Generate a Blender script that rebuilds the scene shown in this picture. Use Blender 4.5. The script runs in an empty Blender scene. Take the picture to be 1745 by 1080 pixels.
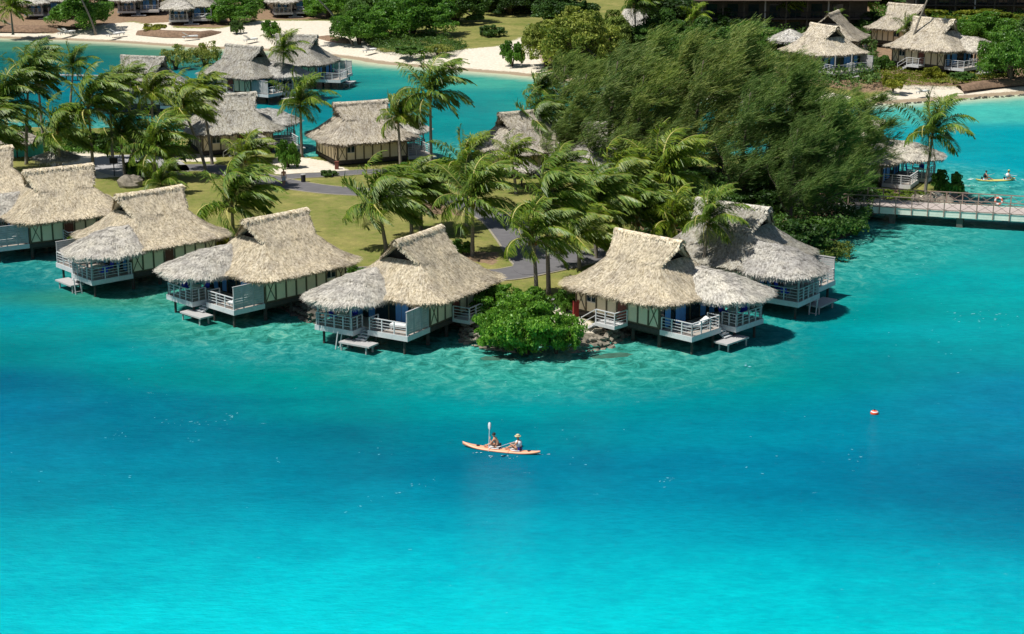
import bpy, math, random
import numpy as np
from mathutils import Vector, Matrix
random.seed(7); RNG=np.random.default_rng(11)
R=math.radians
C=bpy.context.scene.collection
sc=bpy.context.scene
# ---------------------------------------------------------------- camera model
CH=37.4; CP=R(15.5); CF=3065.0
def G(px,py,z=0.0):
    a=(px-872.5)/CF; b=(py-540)/CF
    d=(a, math.cos(CP)-b*math.sin(CP), -math.sin(CP)-b*math.cos(CP))
    t=(z-CH)/d[2]; return (d[0]*t, d[1]*t)
def zat(py,y):           # height at which a point at distance y shows on photo row py
    b=(py-540)/CF
    d=(math.cos(CP)-b*math.sin(CP), -math.sin(CP)-b*math.cos(CP))
    return CH+d[1]/d[0]*y
def xat(px,y,z):
    f=y*math.cos(CP)-(z-CH)*math.sin(CP); return (px-872.5)/CF*f
cam=bpy.data.cameras.new('camera'); co=bpy.data.objects.new('camera',cam); C.objects.link(co)
co.location=(0,0,CH); co.rotation_euler=(R(90)-CP,0,0)
cam.sensor_width=36; cam.lens=CF/1745*36; cam.clip_end=3000; cam.clip_start=1
sc.camera=co
# ---------------------------------------------------------------- helpers
def tag(o,label=None,cat=None,group=None,kind=None):
    if label: o['label']=label
    if cat: o['category']=cat
    if group: o['group']=group
    if kind: o['kind']=kind
    return o
def link(o,parent=None):
    C.objects.link(o)
    if parent is not None: o.parent=parent
    return o
def empty(name,loc=(0,0,0),rz=0,label=None,cat=None,group=None,s=1):
    o=bpy.data.objects.new(name,None); o.empty_display_size=.5
    link(o); o.location=loc; o.rotation_euler=(0,0,rz); o.scale=(s,s,s)
    return tag(o,label,cat,group)
def copy_tree(o,parent=None):
    c=o.copy(); link(c,parent)
    for ch in list(o.children): copy_tree(ch,c)
    return c
class MB:
    def __init__(s): s.v=[]; s.f=[]
    def add(s,vs,fs):
        n=len(s.v); s.v+= [tuple(v) for v in vs]; s.f+=[tuple(i+n for i in f) for f in fs]; return s
    def box(s,x0,x1,y0,y1,z0,z1):
        if x0>x1: x0,x1=x1,x0
        if y0>y1: y0,y1=y1,y0
        return s.add([(x0,y0,z0),(x1,y0,z0),(x1,y1,z0),(x0,y1,z0),(x0,y0,z1),(x1,y0,z1),(x1,y1,z1),(x0,y1,z1)],
            [(0,3,2,1),(4,5,6,7),(0,1,5,4),(1,2,6,5),(2,3,7,6),(3,0,4,7)])
    def bar(s,p,q,w,h=None):
        h=h or w; p=Vector(p); q=Vector(q); d=(q-p)
        if d.length<1e-6: return s
        d.normalize(); up=Vector((0,0,1)) if abs(d.z)<.95 else Vector((1,0,0))
        a=d.cross(up).normalized()*w/2; b=a.cross(d).normalized()*h/2
        return s.add([p-a-b,p+a-b,p+a+b,p-a+b,q-a-b,q+a-b,q+a+b,q-a+b],
            [(0,3,2,1),(4,5,6,7),(0,1,5,4),(1,2,6,5),(2,3,7,6),(3,0,4,7)])
    def tube(s,pts,rad,n=7,caps=True):
        pts=[Vector(p) for p in pts]; N=len(pts); rings=[]
        if not hasattr(rad,'__len__'): rad=[rad]*N
        for i,p in enumerate(pts):
            d=(pts[min(i+1,N-1)]-pts[max(i-1,0)]).normalized()
            up=Vector((0,0,1)) if abs(d.z)<.9 else Vector((1,0,0))
            a=d.cross(up).normalized(); b=a.cross(d).normalized()
            rings.append([p+(a*math.cos(2*math.pi*k/n)+b*math.sin(2*math.pi*k/n))*rad[i] for k in range(n)])
        vs=[v for r in rings for v in r]; fs=[]
        for i in range(N-1):
            for k in range(n):
                fs.append((i*n+k,i*n+(k+1)%n,(i+1)*n+(k+1)%n,(i+1)*n+k))
        if caps: fs.append(tuple(range(n-1,-1,-1))); fs.append(tuple((N-1)*n+k for k in range(n)))
        return s.add(vs,fs)
    def rings(s,rings,closed=True):
        n=len(rings[0]); vs=[v for r in rings for v in r]; fs=[]
        for i in range(len(rings)-1):
            for k in range(n if closed else n-1):
                fs.append((i*n+k,i*n+(k+1)%n,(i+1)*n+(k+1)%n,(i+1)*n+k))
        return s.add(vs,fs)
    def mesh(s,name,mat,smooth=False):
        me=bpy.data.meshes.new(name); me.from_pydata(s.v,[],s.f); me.materials.append(mat)
        if smooth: me.polygons.foreach_set('use_smooth',[True]*len(me.polygons))
        me.update(); return me
    def build(s,name,mat,parent=None,smooth=False):
        return link(bpy.data.objects.new(name,s.mesh(name,mat,smooth)),parent)
def qmesh(name,V,mat,extra=None):
    """V: (n,4,3) quads; extra: optional (verts,faces) appended"""
    V=np.asarray(V,dtype=np.float32); n=len(V)
    co_=V.reshape(-1,3); idx=np.arange(n*4,dtype=np.int32)
    me=bpy.data.meshes.new(name)
    me.vertices.add(len(co_)); me.vertices.foreach_set('co',co_.ravel())
    me.loops.add(n*4); me.loops.foreach_set('vertex_index',idx)
    me.polygons.add(n); me.polygons.foreach_set('loop_start',idx[::4].copy())
    try: me.polygons.foreach_set('loop_total',np.full(n,4,dtype=np.int32))
    except Exception: pass
    me.materials.append(mat); me.update(calc_edges=True); me.validate(); return me
def nrm(a): return a/np.maximum(np.linalg.norm(a,axis=-1,keepdims=True),1e-9)
# ---------------------------------------------------------------- materials
def nt(name):
    m=bpy.data.materials.new(name); m.use_nodes=True; t=m.node_tree; t.nodes.clear()
    out=t.nodes.new('ShaderNodeOutputMaterial'); return m,t,out
def N(t,ty,**k):
    n=t.nodes.new(ty)
    for a,b in k.items():
        if a.startswith('i_'):
            key=a[2:]; key=int(key) if key.isdigit() else key.replace('_',' ')
            n.inputs[key].default_value=b
        else: setattr(n,a,b)
    return n
def ramp(t,fac,stops,interp='LINEAR'):
    r=t.nodes.new('ShaderNodeValToRGB'); r.color_ramp.interpolation=interp
    el=r.color_ramp.elements
    while len(el)<len(stops): el.new(.5)
    for e,(p,c) in zip(el,stops): e.position=p; e.color=(*c,1) if len(c)==3 else c
    t.links.new(fac,r.inputs[0]); return r.outputs[0]
def noise(t,scale,detail=4,vec=None,rough=.6,dist=0):
    n=N(t,'ShaderNodeTexNoise'); n.inputs['Scale'].default_value=scale; n.inputs['Detail'].default_value=detail
    n.inputs['Roughness'].default_value=rough; n.inputs['Distortion'].default_value=dist
    if vec: t.links.new(vec,n.inputs['Vector'])
    return n.outputs['Fac']
def mix(t,fac,a,b,mode='MIX'):
    m=N(t,'ShaderNodeMix',data_type='RGBA',blend_type=mode)
    for s_,v in ((0,fac),(6,a),(7,b)):
        if isinstance(v,(int,float)): m.inputs[s_].default_value=v
        elif isinstance(v,tuple): m.inputs[s_].default_value=(*v,1)
        else: t.links.new(v,m.inputs[s_])
    return m.outputs[2]
def coords(t,which='Object'): return N(t,'ShaderNodeTexCoord').outputs[which]
def mapping(t,vec,scale=(1,1,1),rot=(0,0,0)):
    m=N(t,'ShaderNodeMapping'); m.inputs['Scale'].default_value=scale; m.inputs['Rotation'].default_value=rot
    t.links.new(vec,m.inputs[0]); return m.outputs[0]
def bump(t,h,strength=.3,dist=.1):
    b=N(t,'ShaderNodeBump'); b.inputs['Strength'].default_value=strength; b.inputs['Distance'].default_value=dist
    t.links.new(h,b.inputs['Height']); return b.outputs[0]
def simple(name,col,rough=.7,var=.25,scale=3,bs=0.0,metal=0,spec=.3,tint=False,streak=None):
    m,t,out=nt(name); p=N(t,'ShaderNodeBsdfPrincipled')
    p.inputs['Roughness'].default_value=rough; p.inputs['Metallic'].default_value=metal
    p.inputs['Specular IOR Level'].default_value=spec
    v=coords(t)
    if streak: v=mapping(t,v,streak)
    f=noise(t,scale,5,v)
    c=ramp(t,f,[(.25,tuple(x*(1-var) for x in col)),(.75,tuple(min(1,x*(1+var)) for x in col))])
    if tint:
        oi=N(t,'ShaderNodeObjectInfo'); c=mix(t,1.0,c,oi.outputs['Color'],'MULTIPLY')
    t.links.new(c,p.inputs['Base Color'])
    if bs: t.links.new(bump(t,f,bs,.05),p.inputs['Normal'])
    t.links.new(p.outputs[0],out.inputs[0]); return m
def leafmat(name,cols,trans=.3,rough=.55,big=.25,spec=.25):
    """random colour per leaf blade plus slow clump variation"""
    m,t,out=nt(name)
    g=N(t,'ShaderNodeNewGeometry'); r=ramp(t,g.outputs['Random Per Island'],[(i/(len(cols)-1),c) for i,c in enumerate(cols)])
    f=noise(t,big,2,coords(t)); r=mix(t,1.0,r,ramp(t,f,[(.3,(.62,.66,.6)),(.7,(1.25,1.2,1.1))]),'MULTIPLY')
    oi=N(t,'ShaderNodeObjectInfo'); r=mix(t,1.0,r,oi.outputs['Color'],'MULTIPLY')
    p=N(t,'ShaderNodeBsdfPrincipled'); p.inputs['Roughness'].default_value=rough; p.inputs['Specular IOR Level'].default_value=spec
    t.links.new(r,p.inputs['Base Color'])
    tr=N(t,'ShaderNodeBsdfTranslucent'); t.links.new(mix(t,1.0,r,(1.2,1.25,.6),'MULTIPLY'),tr.inputs[0])
    mx=N(t,'ShaderNodeMixShader'); mx.inputs[0].default_value=trans
    t.links.new(p.outputs[0],mx.inputs[1]); t.links.new(tr.outputs[0],mx.inputs[2]); t.links.new(mx.outputs[0],out.inputs[0])
    return m
def thatchmat(name,cols):
    m,t,out=nt(name)
    g=N(t,'ShaderNodeNewGeometry'); r=ramp(t,g.outputs['Random Per Island'],[(i/(len(cols)-1),c) for i,c in enumerate(cols)])
    f=noise(t,.75,4,coords(t)); r=mix(t,1.0,r,ramp(t,f,[(.3,(.78,.77,.78)),(.5,(1,.99,.97)),(.7,(1.1,1.08,1.02))]),'MULTIPLY')
    f2=noise(t,5,5,coords(t)); r=mix(t,1.0,r,ramp(t,f2,[(.36,(.62,.60,.58)),(.5,(.98,.98,.98)),(.64,(1.15,1.15,1.15))]),'MULTIPLY')
    oi=N(t,'ShaderNodeObjectInfo'); r=mix(t,1.0,r,oi.outputs['Color'],'MULTIPLY')
    p=N(t,'ShaderNodeBsdfPrincipled'); p.inputs['Roughness'].default_value=.9; p.inputs['Specular IOR Level'].default_value=.1
    t.links.new(r,p.inputs['Base Color']); t.links.new(p.outputs[0],out.inputs[0]); return m
M={}
M['thatch']=thatchmat('thatch',[(.36,.29,.18),(.58,.49,.345),(.68,.59,.43),(.78,.69,.53),(.63,.54,.39)])
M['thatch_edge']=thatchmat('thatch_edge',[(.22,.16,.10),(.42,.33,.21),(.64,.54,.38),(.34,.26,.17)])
M['lanai_thatch']=thatchmat('lanai_thatch',[(.46,.44,.40),(.58,.565,.52),(.66,.645,.60),(.74,.73,.68),(.56,.54,.50)])
M['cream']=simple('cream_panel',(.82,.71,.50),.7,.08,1.5)
M['frame']=simple('olive_timber',(.12,.10,.06),.7,.3,6)
M['grey']=simple('weathered_grey_boards',(.42,.41,.40),.75,.2,2,streak=(1,14,1))
M['white']=simple('grey_white_paint',(.55,.56,.56),.6,.12,4)
M['deck']=simple('deck_boards',(.36,.32,.28),.8,.25,2.5,streak=(9,1,1))
M['dark']=simple('dark_timber',(.035,.028,.022),.8,.3,3)
M['stilt']=simple('stilt_timber',(.06,.052,.045),.8,.3,5)
M['blue']=simple('blue_curtain',(.12,.34,.68),.8,.25,7,streak=(1,6,.2))
M['glass']=simple('dark_glass',(.01,.03,.04),.08,.2,2,spec=.6)
M['door']=simple('red_brown_door',(.16,.055,.04),.6,.2,4)
M['cushion']=simple('white_cushion',(.78,.78,.76),.8,.05,4)
M['trunk']=simple('palm_trunk',(.24,.21,.17),.85,.35,6,.5,streak=(1,1,3))
M['bark']=simple('bark',(.10,.08,.06),.9,.35,5,.4)
M['palm']=leafmat('palm_leaf',[(.055,.12,.018),(.10,.20,.026),(.17,.28,.035),(.28,.35,.055),(.12,.23,.028)],.38,.42,.35,.4)
M['rachis']=simple('palm_rib',(.42,.38,.12),.6,.3,3)
M['coconut']=simple('coconut',(.22,.11,.04),.6,.3,5)
M['casu']=leafmat('casuarina_needles',[(.05,.105,.03),(.105,.185,.055),(.185,.27,.085),(.33,.38,.15),(.09,.165,.05)],.35,.7,.16,.12)
M['leafg']=leafmat('broad_leaf',[(.05,.15,.018),(.10,.25,.03),(.20,.38,.06),(.075,.19,.024)],.35,.45,.4,.35)
M['leafd']=leafmat('dark_leaf',[(.04,.095,.022),(.07,.15,.032),(.115,.20,.045),(.055,.12,.03)],.28,.5,.3,.3)
M['leafy']=leafmat('olive_leaf',[(.16,.21,.045),(.28,.32,.07),(.42,.43,.12),(.20,.26,.06)],.28,.6,.3,.2)
M['leafl']=leafmat('lime_leaf',[(.14,.17,.02),(.24,.28,.03),(.36,.34,.05),(.17,.24,.03)],.3,.5,.4,.2)
M['skin']=simple('warm_skin',(.52,.27,.17),.6,.1,8)  # one warm brown skin tone for all figures
M['hair']=simple('dark_hair',(.03,.02,.015),.7,.3,12)
M['orange']=simple('orange_hull',(.90,.40,.24),.35,.08,3)
M['whitep']=simple('white_plastic',(.8,.8,.8),.4,.04,3)
M['yellow']=simple('yellow_hull',(.62,.52,.16),.35,.08,3)
M['black']=simple('black_fabric',(.02,.02,.025),.7,.2,4)
M['red']=simple('red_paint',(.25,.035,.03),.5,.15,5)
M['ring']=simple('ring_orange',(.75,.16,.08),.5,.1,5)
M['greenw']=simple('pale_green_concrete',(.80,.87,.74),.8,.12,1.2)
M['rail']=simple('brown_rail',(.30,.22,.18),.7,.25,5)
M['bdeck']=simple('bridge_deck',(.44,.38,.35),.8,.15,2,streak=(4,1,1))
M['conc']=simple('pier_concrete',(.13,.13,.11),.9,.3,2)
M['rock']=simple('coral_rock',(.24,.21,.165),.9,.5,2.2,.6)
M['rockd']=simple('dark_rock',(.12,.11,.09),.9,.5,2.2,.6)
M['asphalt']=simple('asphalt',(.135,.13,.135),.9,.16,1.3,.1)
M['kerb']=simple('pale_kerb',(.30,.27,.20),.9,.2,2)
M['mulch']=simple('mulch_wall',(.20,.13,.085),.95,.5,2.5,.5)
M['plaster']=simple('dark_plaster',(.10,.085,.065),.8,.3,.6)  # plain dark wall colour of the lodges
M['roofb']=simple('brown_roof',(.07,.05,.04),.9,.3,1)
M['turq']=simple('turquoise_fence',(.05,.42,.38),.6,.2,3)
M['bluef']=simple('royal_blue_fabric',(.04,.06,.55),.8,.1,3)
M['vest']=simple('white_life_vest',(.78,.78,.80),.8,.08,5)
M['straw']=simple('straw_hat',(.60,.52,.30),.9,.15,8)
M['jeans']=simple('pale_blue_shorts',(.42,.48,.58),.9,.1,6)
# ---------------------------------------------------------------- land
def wpoly(px,z=0): return np.array([G(x,y,z) for x,y in px])
def sdist(P,poly):
    """signed distance (inside positive) of points P (n,2) to polygon"""
    n=len(poly); best=np.full(len(P),1e9); ins=np.zeros(len(P),bool)
    for i in range(n):
        a=poly[i]; b=poly[(i+1)%n]; ab=b-a; t=np.clip(((P-a)@ab)/max(ab@ab,1e-9),0,1)
        d=np.linalg.norm(P-(a+t[:,None]*ab),axis=1); best=np.minimum(best,d)
        c=((a[1]>P[:,1])!=(b[1]>P[:,1])); 
        with np.errstate(divide='ignore',invalid='ignore'):
            xx=(b[0]-a[0])*(P[:,1]-a[1])/(b[1]-a[1]+1e-12)+a[0]
        ins^=(c&(P[:,0]<xx))
    return np.where(ins,best,-best)
ISL_PX=[(-420,372),(-150,380),(0,392),(120,405),(250,430),(380,468),(470,498),(510,535),(545,545),(600,528),(700,528),(775,545),(792,577),(860,590),(980,590),(1035,585),(1060,560),(1090,530),(1180,485),(1250,450),(1330,428),(1400,412),(1440,396),(1470,378),(1500,362),(1570,352),(1640,345),(1652,325),(1600,312),(1500,302),(1400,290),(1200,268),(1000,262),(880,262),(800,284),(735,284),(700,268),(560,262),(525,280),(480,272),(440,246),(330,232),(200,228),(60,225),(-420,225)]
ISL=wpoly(ISL_PX)
# soften the outline
def smooth_poly(P,k=2,amp=.5,seed=1):
    r=np.random.default_rng(seed)
    for _ in range(k):
        Q=np.empty((len(P)*2,2)); Nx=np.roll(P,-1,0)
        Q[0::2]=.75*P+.25*Nx; Q[1::2]=.25*P+.75*Nx; P=Q
    out=[]
    for i in range(len(P)):
        a=P[i]; b=P[(i+1)%len(P)]; m=max(1,int(np.linalg.norm(b-a)/2.5))
        for j in range(m): out.append(a+(b-a)*j/m)
    P=np.array(out); return P+r.normal(0,amp*.45,P.shape)
ISL=smooth_poly(ISL,2,.7,3)
FSH_PX=[(-300,58),(-100,61),(0,65),(100,68),(200,72),(300,79),(370,83),(450,86),(540,94),(600,100),(640,108),(700,113),(760,118),(860,126),(930,133),(1050,146),(1200,166),(1350,180),(1450,181),(1530,175),(1640,168),(1745,160),(1900,152),(2100,146)]
FSH=np.array([G(x,y) for x,y in FSH_PX]+[(700,300),(700,900),(-700,900),(-600,330)])
FSH=smooth_poly(FSH,2,.4,5)
def grid_obj(name,x0,x1,y0,y1,st,fn,mat,keep):
    xs=np.arange(x0,x1+st,st); ys=np.arange(y0,y1+st,st); X,Y=np.meshgrid(xs,ys); P=np.stack([X.ravel(),Y.ravel()],1)
    z,attrs,mask=fn(P)
    nx=len(xs); ny=len(ys)
    i=np.arange((nx-1)*(ny-1)); r=i//(nx-1); c=i%(nx-1); a=r*nx+c
    Fq=np.stack([a,a+1,a+1+nx,a+nx],1)
    if keep: Fq=Fq[mask[Fq].any(1)]
    used=np.unique(Fq); re=-np.ones(len(P),int); re[used]=np.arange(len(used)); Fq=re[Fq]
    me=bpy.data.meshes.new(name); V=np.concatenate([P,z[:,None]],1)[used].astype(np.float32)
    me.vertices.add(len(V)); me.vertices.foreach_set('co',V.ravel())
    me.loops.add(Fq.size); me.loops.foreach_set('vertex_index',Fq.ravel().astype(np.int32))
    me.polygons.add(len(Fq)); me.polygons.foreach_set('loop_start',np.arange(0,Fq.size,4,dtype=np.int32))
    for k,v in attrs.items():
        if v.ndim==1:
            at=me.attributes.new(k,'FLOAT','POINT'); at.data.foreach_set('value',v[used].astype(np.float32))
        else:
            at=me.attributes.new(k,'FLOAT_COLOR','POINT'); at.data.foreach_set('color',np.concatenate([v,np.ones((len(v),1))],1)[used].astype(np.float32).ravel())
    me.materials.append(mat); me.update(calc_edges=True); me.validate()
    me.polygons.foreach_set('use_smooth',np.ones(len(me.polygons),bool))
    return link(bpy.data.objects.new(name,me))
def landmat():
    m,t,out=nt('land'); p=N(t,'ShaderNodeBsdfPrincipled'); p.inputs['Roughness'].default_value=.95; p.inputs['Specular IOR Level'].default_value=.1
    v=coords(t)
    n1=noise(t,.22,5,v); n2=noise(t,2.6,6,v); n3=noise(t,12,3,v)
    n4=noise(t,.9,6,v,.7); grass=mix(t,ramp(t,n1,[(.38,(0,0,0)),(.62,(1,1,1))]),(.12,.17,.03),(.29,.27,.09)); grass=mix(t,1.0,grass,ramp(t,n4,[(.38,(.72,.80,.66)),(.62,(1.18,1.12,1.1))]),'MULTIPLY'); grass=mix(t,ramp(t,n2,[(.35,(0,0,0)),(.7,(1,1,1))]),grass,(.22,.20,.07))
    grass=mix(t,1.0,grass,ramp(t,n3,[(.3,(.7,.7,.7)),(.7,(1.25,1.25,1.25))]),'MULTIPLY')
    sand=ramp(t,n2,[(.3,(.55,.48,.37)),(.7,(.74,.68,.57))])
    soil=ramp(t,n2,[(.3,(.16,.105,.065)),(.7,(.34,.235,.15))])
    def msk(name):
        a=N(t,'ShaderNodeAttribute',attribute_name=name)
        ad=N(t,'ShaderNodeMath',operation='ADD'); t.links.new(a.outputs['Fac'],ad.inputs[0])
        sb=N(t,'ShaderNodeMath',operation='MULTIPLY_ADD'); sb.inputs[1].default_value=.9; sb.inputs[2].default_value=-.45; t.links.new(n2,sb.inputs[0])
        t.links.new(sb.outputs[0],ad.inputs[1])
        return ramp(t,ad.outputs[0],[(.42,(0,0,0)),(.58,(1,1,1))])
    c=mix(t,msk('soil'),grass,soil); c=mix(t,msk('sand'),c,sand); c=mix(t,msk('wet'),c,(.32,.25,.17))
    c=mix(t,msk('rockm'),c,ramp(t,n2,[(.3,(.07,.065,.05)),(.7,(.26,.23,.18))]))
    t.links.new(c,p.inputs['Base Color'])
    t.links.new(bump(t,n2,.5,.12),p.inputs['Normal']); t.links.new(p.outputs[0],out.inputs[0]); return m
M['land']=landmat()
def sig(d,w=1.0): return np.clip(.5+d/(2*w),0,1)
def zone(P,px,z=1.0,w=.7): return sig(sdist(P,wpoly(px,z)),w)
def island_fn(P):
    d=sdist(P,ISL); z=np.clip(d*.55+.05,-1.2,1.0)
    sand=np.maximum.reduce([sig(1.6-d,1.0)*(d>.6), zone(P,[(85,290),(95,262),(150,256),(205,268),(215,300),(150,305)]),
        zone(P,[(455,282),(480,262),(560,275),(600,292),(520,300),(470,296)]), zone(P,[(800,505),(860,500),(935,505),(1000,545),(1030,585),(900,600),(790,580)]),
        zone(P,[(500,540),(520,515),(580,525),(600,545)]), zone(P,[(360,262),(300,262),(300,275),(370,275)])])
    soil=np.maximum.reduce([zone(P,[(960,300),(1560,300),(1480,400),(1320,440),(1150,430),(1000,330)]), zone(P,[(690,345),(790,350),(800,368),(700,362)]),
        zone(P,[(795,428),(850,430),(845,452),(780,440)])])
    return z,dict(sand=sand,soil=soil,wet=np.zeros(len(P)),rockm=sig(.75-d,.4)),d>-2.5
isl=grid_obj('island_ground',ISL[:,0].min()-3,ISL[:,0].max()+3,ISL[:,1].min()-3,ISL[:,1].max()+3,.6,island_fn,M['land'],True); tag(isl,kind='structure')
def far_fn(P):
    d=sdist(P,FSH); z=np.clip(d*.085,-.8,1.3)+np.clip((d-60)*.02,0,6)
    lawn=np.maximum.reduce([zone(P,[(640,62),(800,40),(900,40),(880,78),(800,84),(700,92),(640,85)],1.2,2)])
    back=np.maximum.reduce([zone(P,[(-400,52),(0,46),(90,50),(150,44),(225,38),(260,46),(370,50),(440,36),(560,36),(600,60),(650,82),(760,86),(850,80),(900,60),(930,112),(1100,130),(1400,150),(1480,158),(1540,140),(1640,140),(1745,131),(2300,110),(2600,-60),(-900,-60)],1.2,2)])
    soil=np.maximum.reduce([zone(P,[(-400,52),(0,46),(90,50),(190,44),(225,36),(260,44),(370,48),(440,34),(560,34),(560,-60),(-900,-60)],1.2,2),
      zone(P,[(900,100),(1480,150),(1600,140),(1745,132),(2300,120),(2600,60),(1500,60),(1000,60)],1.2,2), zone(P,[(1550,-100),(2600,-100),(2600,60),(1100,60),(1000,-100)],1.2,3)*.8])
    sand=1-back; 
    sand=np.maximum(sand, zone(P,[(185,46),(290,38),(300,55),(200,55)],1.2,1.5))
    return z,dict(sand=sand,soil=np.where(lawn>.5,0,soil),wet=sig(1.8-d,1.2),rockm=np.zeros(len(P))),d>-6
far=grid_obj('far_shore_ground',-260,290,170,470,1.1,far_fn,M['land'],True); tag(far,kind='structure')
bk=MB(); bk.box(-900,900,468,1600,-2,1.15)
M['backland']=simple('back_land',(.05,.07,.03),.9,.4,.05)
tag(bk.build('far_land',M['backland']),kind='structure')
# ---------------------------------------------------------------- water
def lin(c): c=np.array(c)/255.; return np.where(c<=.04045,c/12.92,((c+.055)/1.055)**2.4)
WC=[(-60,653,0,108,140),(-60,700,0,124,158),(-60,770,0,134,165),(-60,840,0,140,168),(-60,870,0,150,172),(-60,912,0,170,186),(-60,960,0,184,200),(-60,1010,0,192,206),(-60,1085,0,200,212),
(40,653,0,105,136),(40,700,0,124,158),(40,770,0,135,165),(40,840,0,142,166),(40,870,0,150,170),(40,912,0,172,186),(40,960,0,185,200),(40,1010,0,192,206),(40,1085,0,202,212),
(300,640,0,140,140),(300,690,0,118,142),(300,730,0,118,145),(300,790,0,134,160),(300,840,0,148,172),(300,880,0,160,182),(300,920,0,180,198),(300,980,0,196,210),(300,1040,0,208,218),(300,1085,0,212,222),
(560,640,0,145,136),(560,665,0,142,142),(560,700,0,146,148),(560,740,0,120,140),(560,790,0,125,150),(560,840,0,144,170),(560,880,0,155,180),(560,920,0,176,196),(560,980,0,191,206),(560,1040,0,206,218),(560,1085,0,211,222),
(872,645,16,162,152),(872,690,4,156,160),(872,745,0,136,150),(872,795,0,118,148),(872,840,0,134,163),(872,900,0,160,185),(872,940,0,178,198),(872,980,0,193,211),(872,1040,0,206,218),(872,1085,0,214,224),
(1240,645,0,148,140),(1240,680,0,150,158),(1240,740,0,144,164),(1240,790,0,128,158),(1240,840,0,134,164),(1240,890,0,154,180),(1240,920,0,168,190),(1240,960,0,185,200),(1240,1000,0,198,209),(1240,1085,0,208,216),
(1500,645,0,140,150),(1500,700,0,138,160),(1500,740,0,138,164),(1500,790,0,124,155),(1500,840,0,126,158),(1500,890,0,146,174),(1500,930,0,166,188),(1500,1000,0,192,206),(1500,1085,0,204,214),
(1710,620,0,150,165),(1710,655,0,132,165),(1710,700,0,130,168),(1710,760,0,130,165),(1710,810,0,112,150),(1710,860,0,115,150),(1710,900,0,130,162),(1710,950,0,155,180),(1710,1000,0,178,198),(1710,1085,0,195,206),
(1820,655,0,132,165),(1820,760,0,130,165),(1820,830,0,112,150),(1820,900,0,130,162),(1820,1000,0,178,198),(1820,1085,0,195,206),
(0,600,8,128,134),(200,600,5,150,158),(400,600,5,146,148),(640,610,10,146,148),(870,612,55,168,150),(1000,615,60,176,155),(1150,625,20,150,145),(1350,590,6,145,146),(1500,590,0,146,156),(1740,590,4,155,164),
(0,540,0,152,164),(200,540,8,160,162),(400,555,40,150,130),(500,560,50,155,135),(1450,540,5,150,148),(1600,560,5,176,184),(1740,550,12,158,162),
(0,480,0,130,138),(240,510,60,140,110),(1450,490,4,145,142),(1600,490,10,168,170),(1740,490,18,168,172),
(1450,430,30,140,130),(1550,430,24,165,165),(1650,430,40,182,178),(1740,430,40,150,150),(1500,395,30,150,148),(1650,395,44,168,164),(1740,395,40,160,160),
(1700,310,0,164,178),(1800,300,0,164,178),(1600,230,0,162,172),(1740,230,0,166,178),(1700,190,78,196,184),(1550,195,86,196,184),(1740,170,110,200,180),(1450,200,60,180,170),
(800,210,0,146,146),(780,260,0,142,146),(700,170,0,132,138),(640,130,10,142,140),(850,165,20,150,146),(850,140,70,170,152),(700,122,70,170,150),(1000,170,60,170,155),
(150,100,0,112,112),(50,100,0,112,112),(100,76,70,132,112),(300,90,80,140,115),(120,140,0,124,140),(0,180,0,120,130),(500,190,0,130,140),(1000,230,0,130,138),(1200,220,0,140,145)]
WP=np.array([G(a,b) for a,b,*_ in WC]); WV=np.array([np.maximum(lin(c[2:])-.008,.0003)/1.42 for c in WC])
def water_fn(P):
    # inverse-distance blend of the depth colours (distance measured with far rows compressed)
    k=np.array([1.0,1.0]); col=np.zeros((len(P),3)); wsum=np.zeros(len(P))
    sc_=np.maximum(P[:,1],60)/110.0
    for q,c in zip(WP,WV):
        dx=(P[:,0]-q[0]); dy=(P[:,1]-q[1])/ (1.0+ (sc_-1)*.6)
        w=1.0/((dx*dx*.16+dy*dy*1.2)+10.0)**2.3
        w=w*( (sc_**0) ); col+=w[:,None]*c; wsum+=w
    col/=wsum[:,None]
    d=np.minimum(-sdist(P,ISL),1e9); d2=-sdist(P,FSH)
    sh=np.clip(1.15-d/12.5,0,1); sh2=np.clip(1-d2/5.0,0,1)
    return np.zeros(len(P)),dict(Col=col,shore=sh,beach=sh2),np.ones(len(P),bool)
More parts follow.
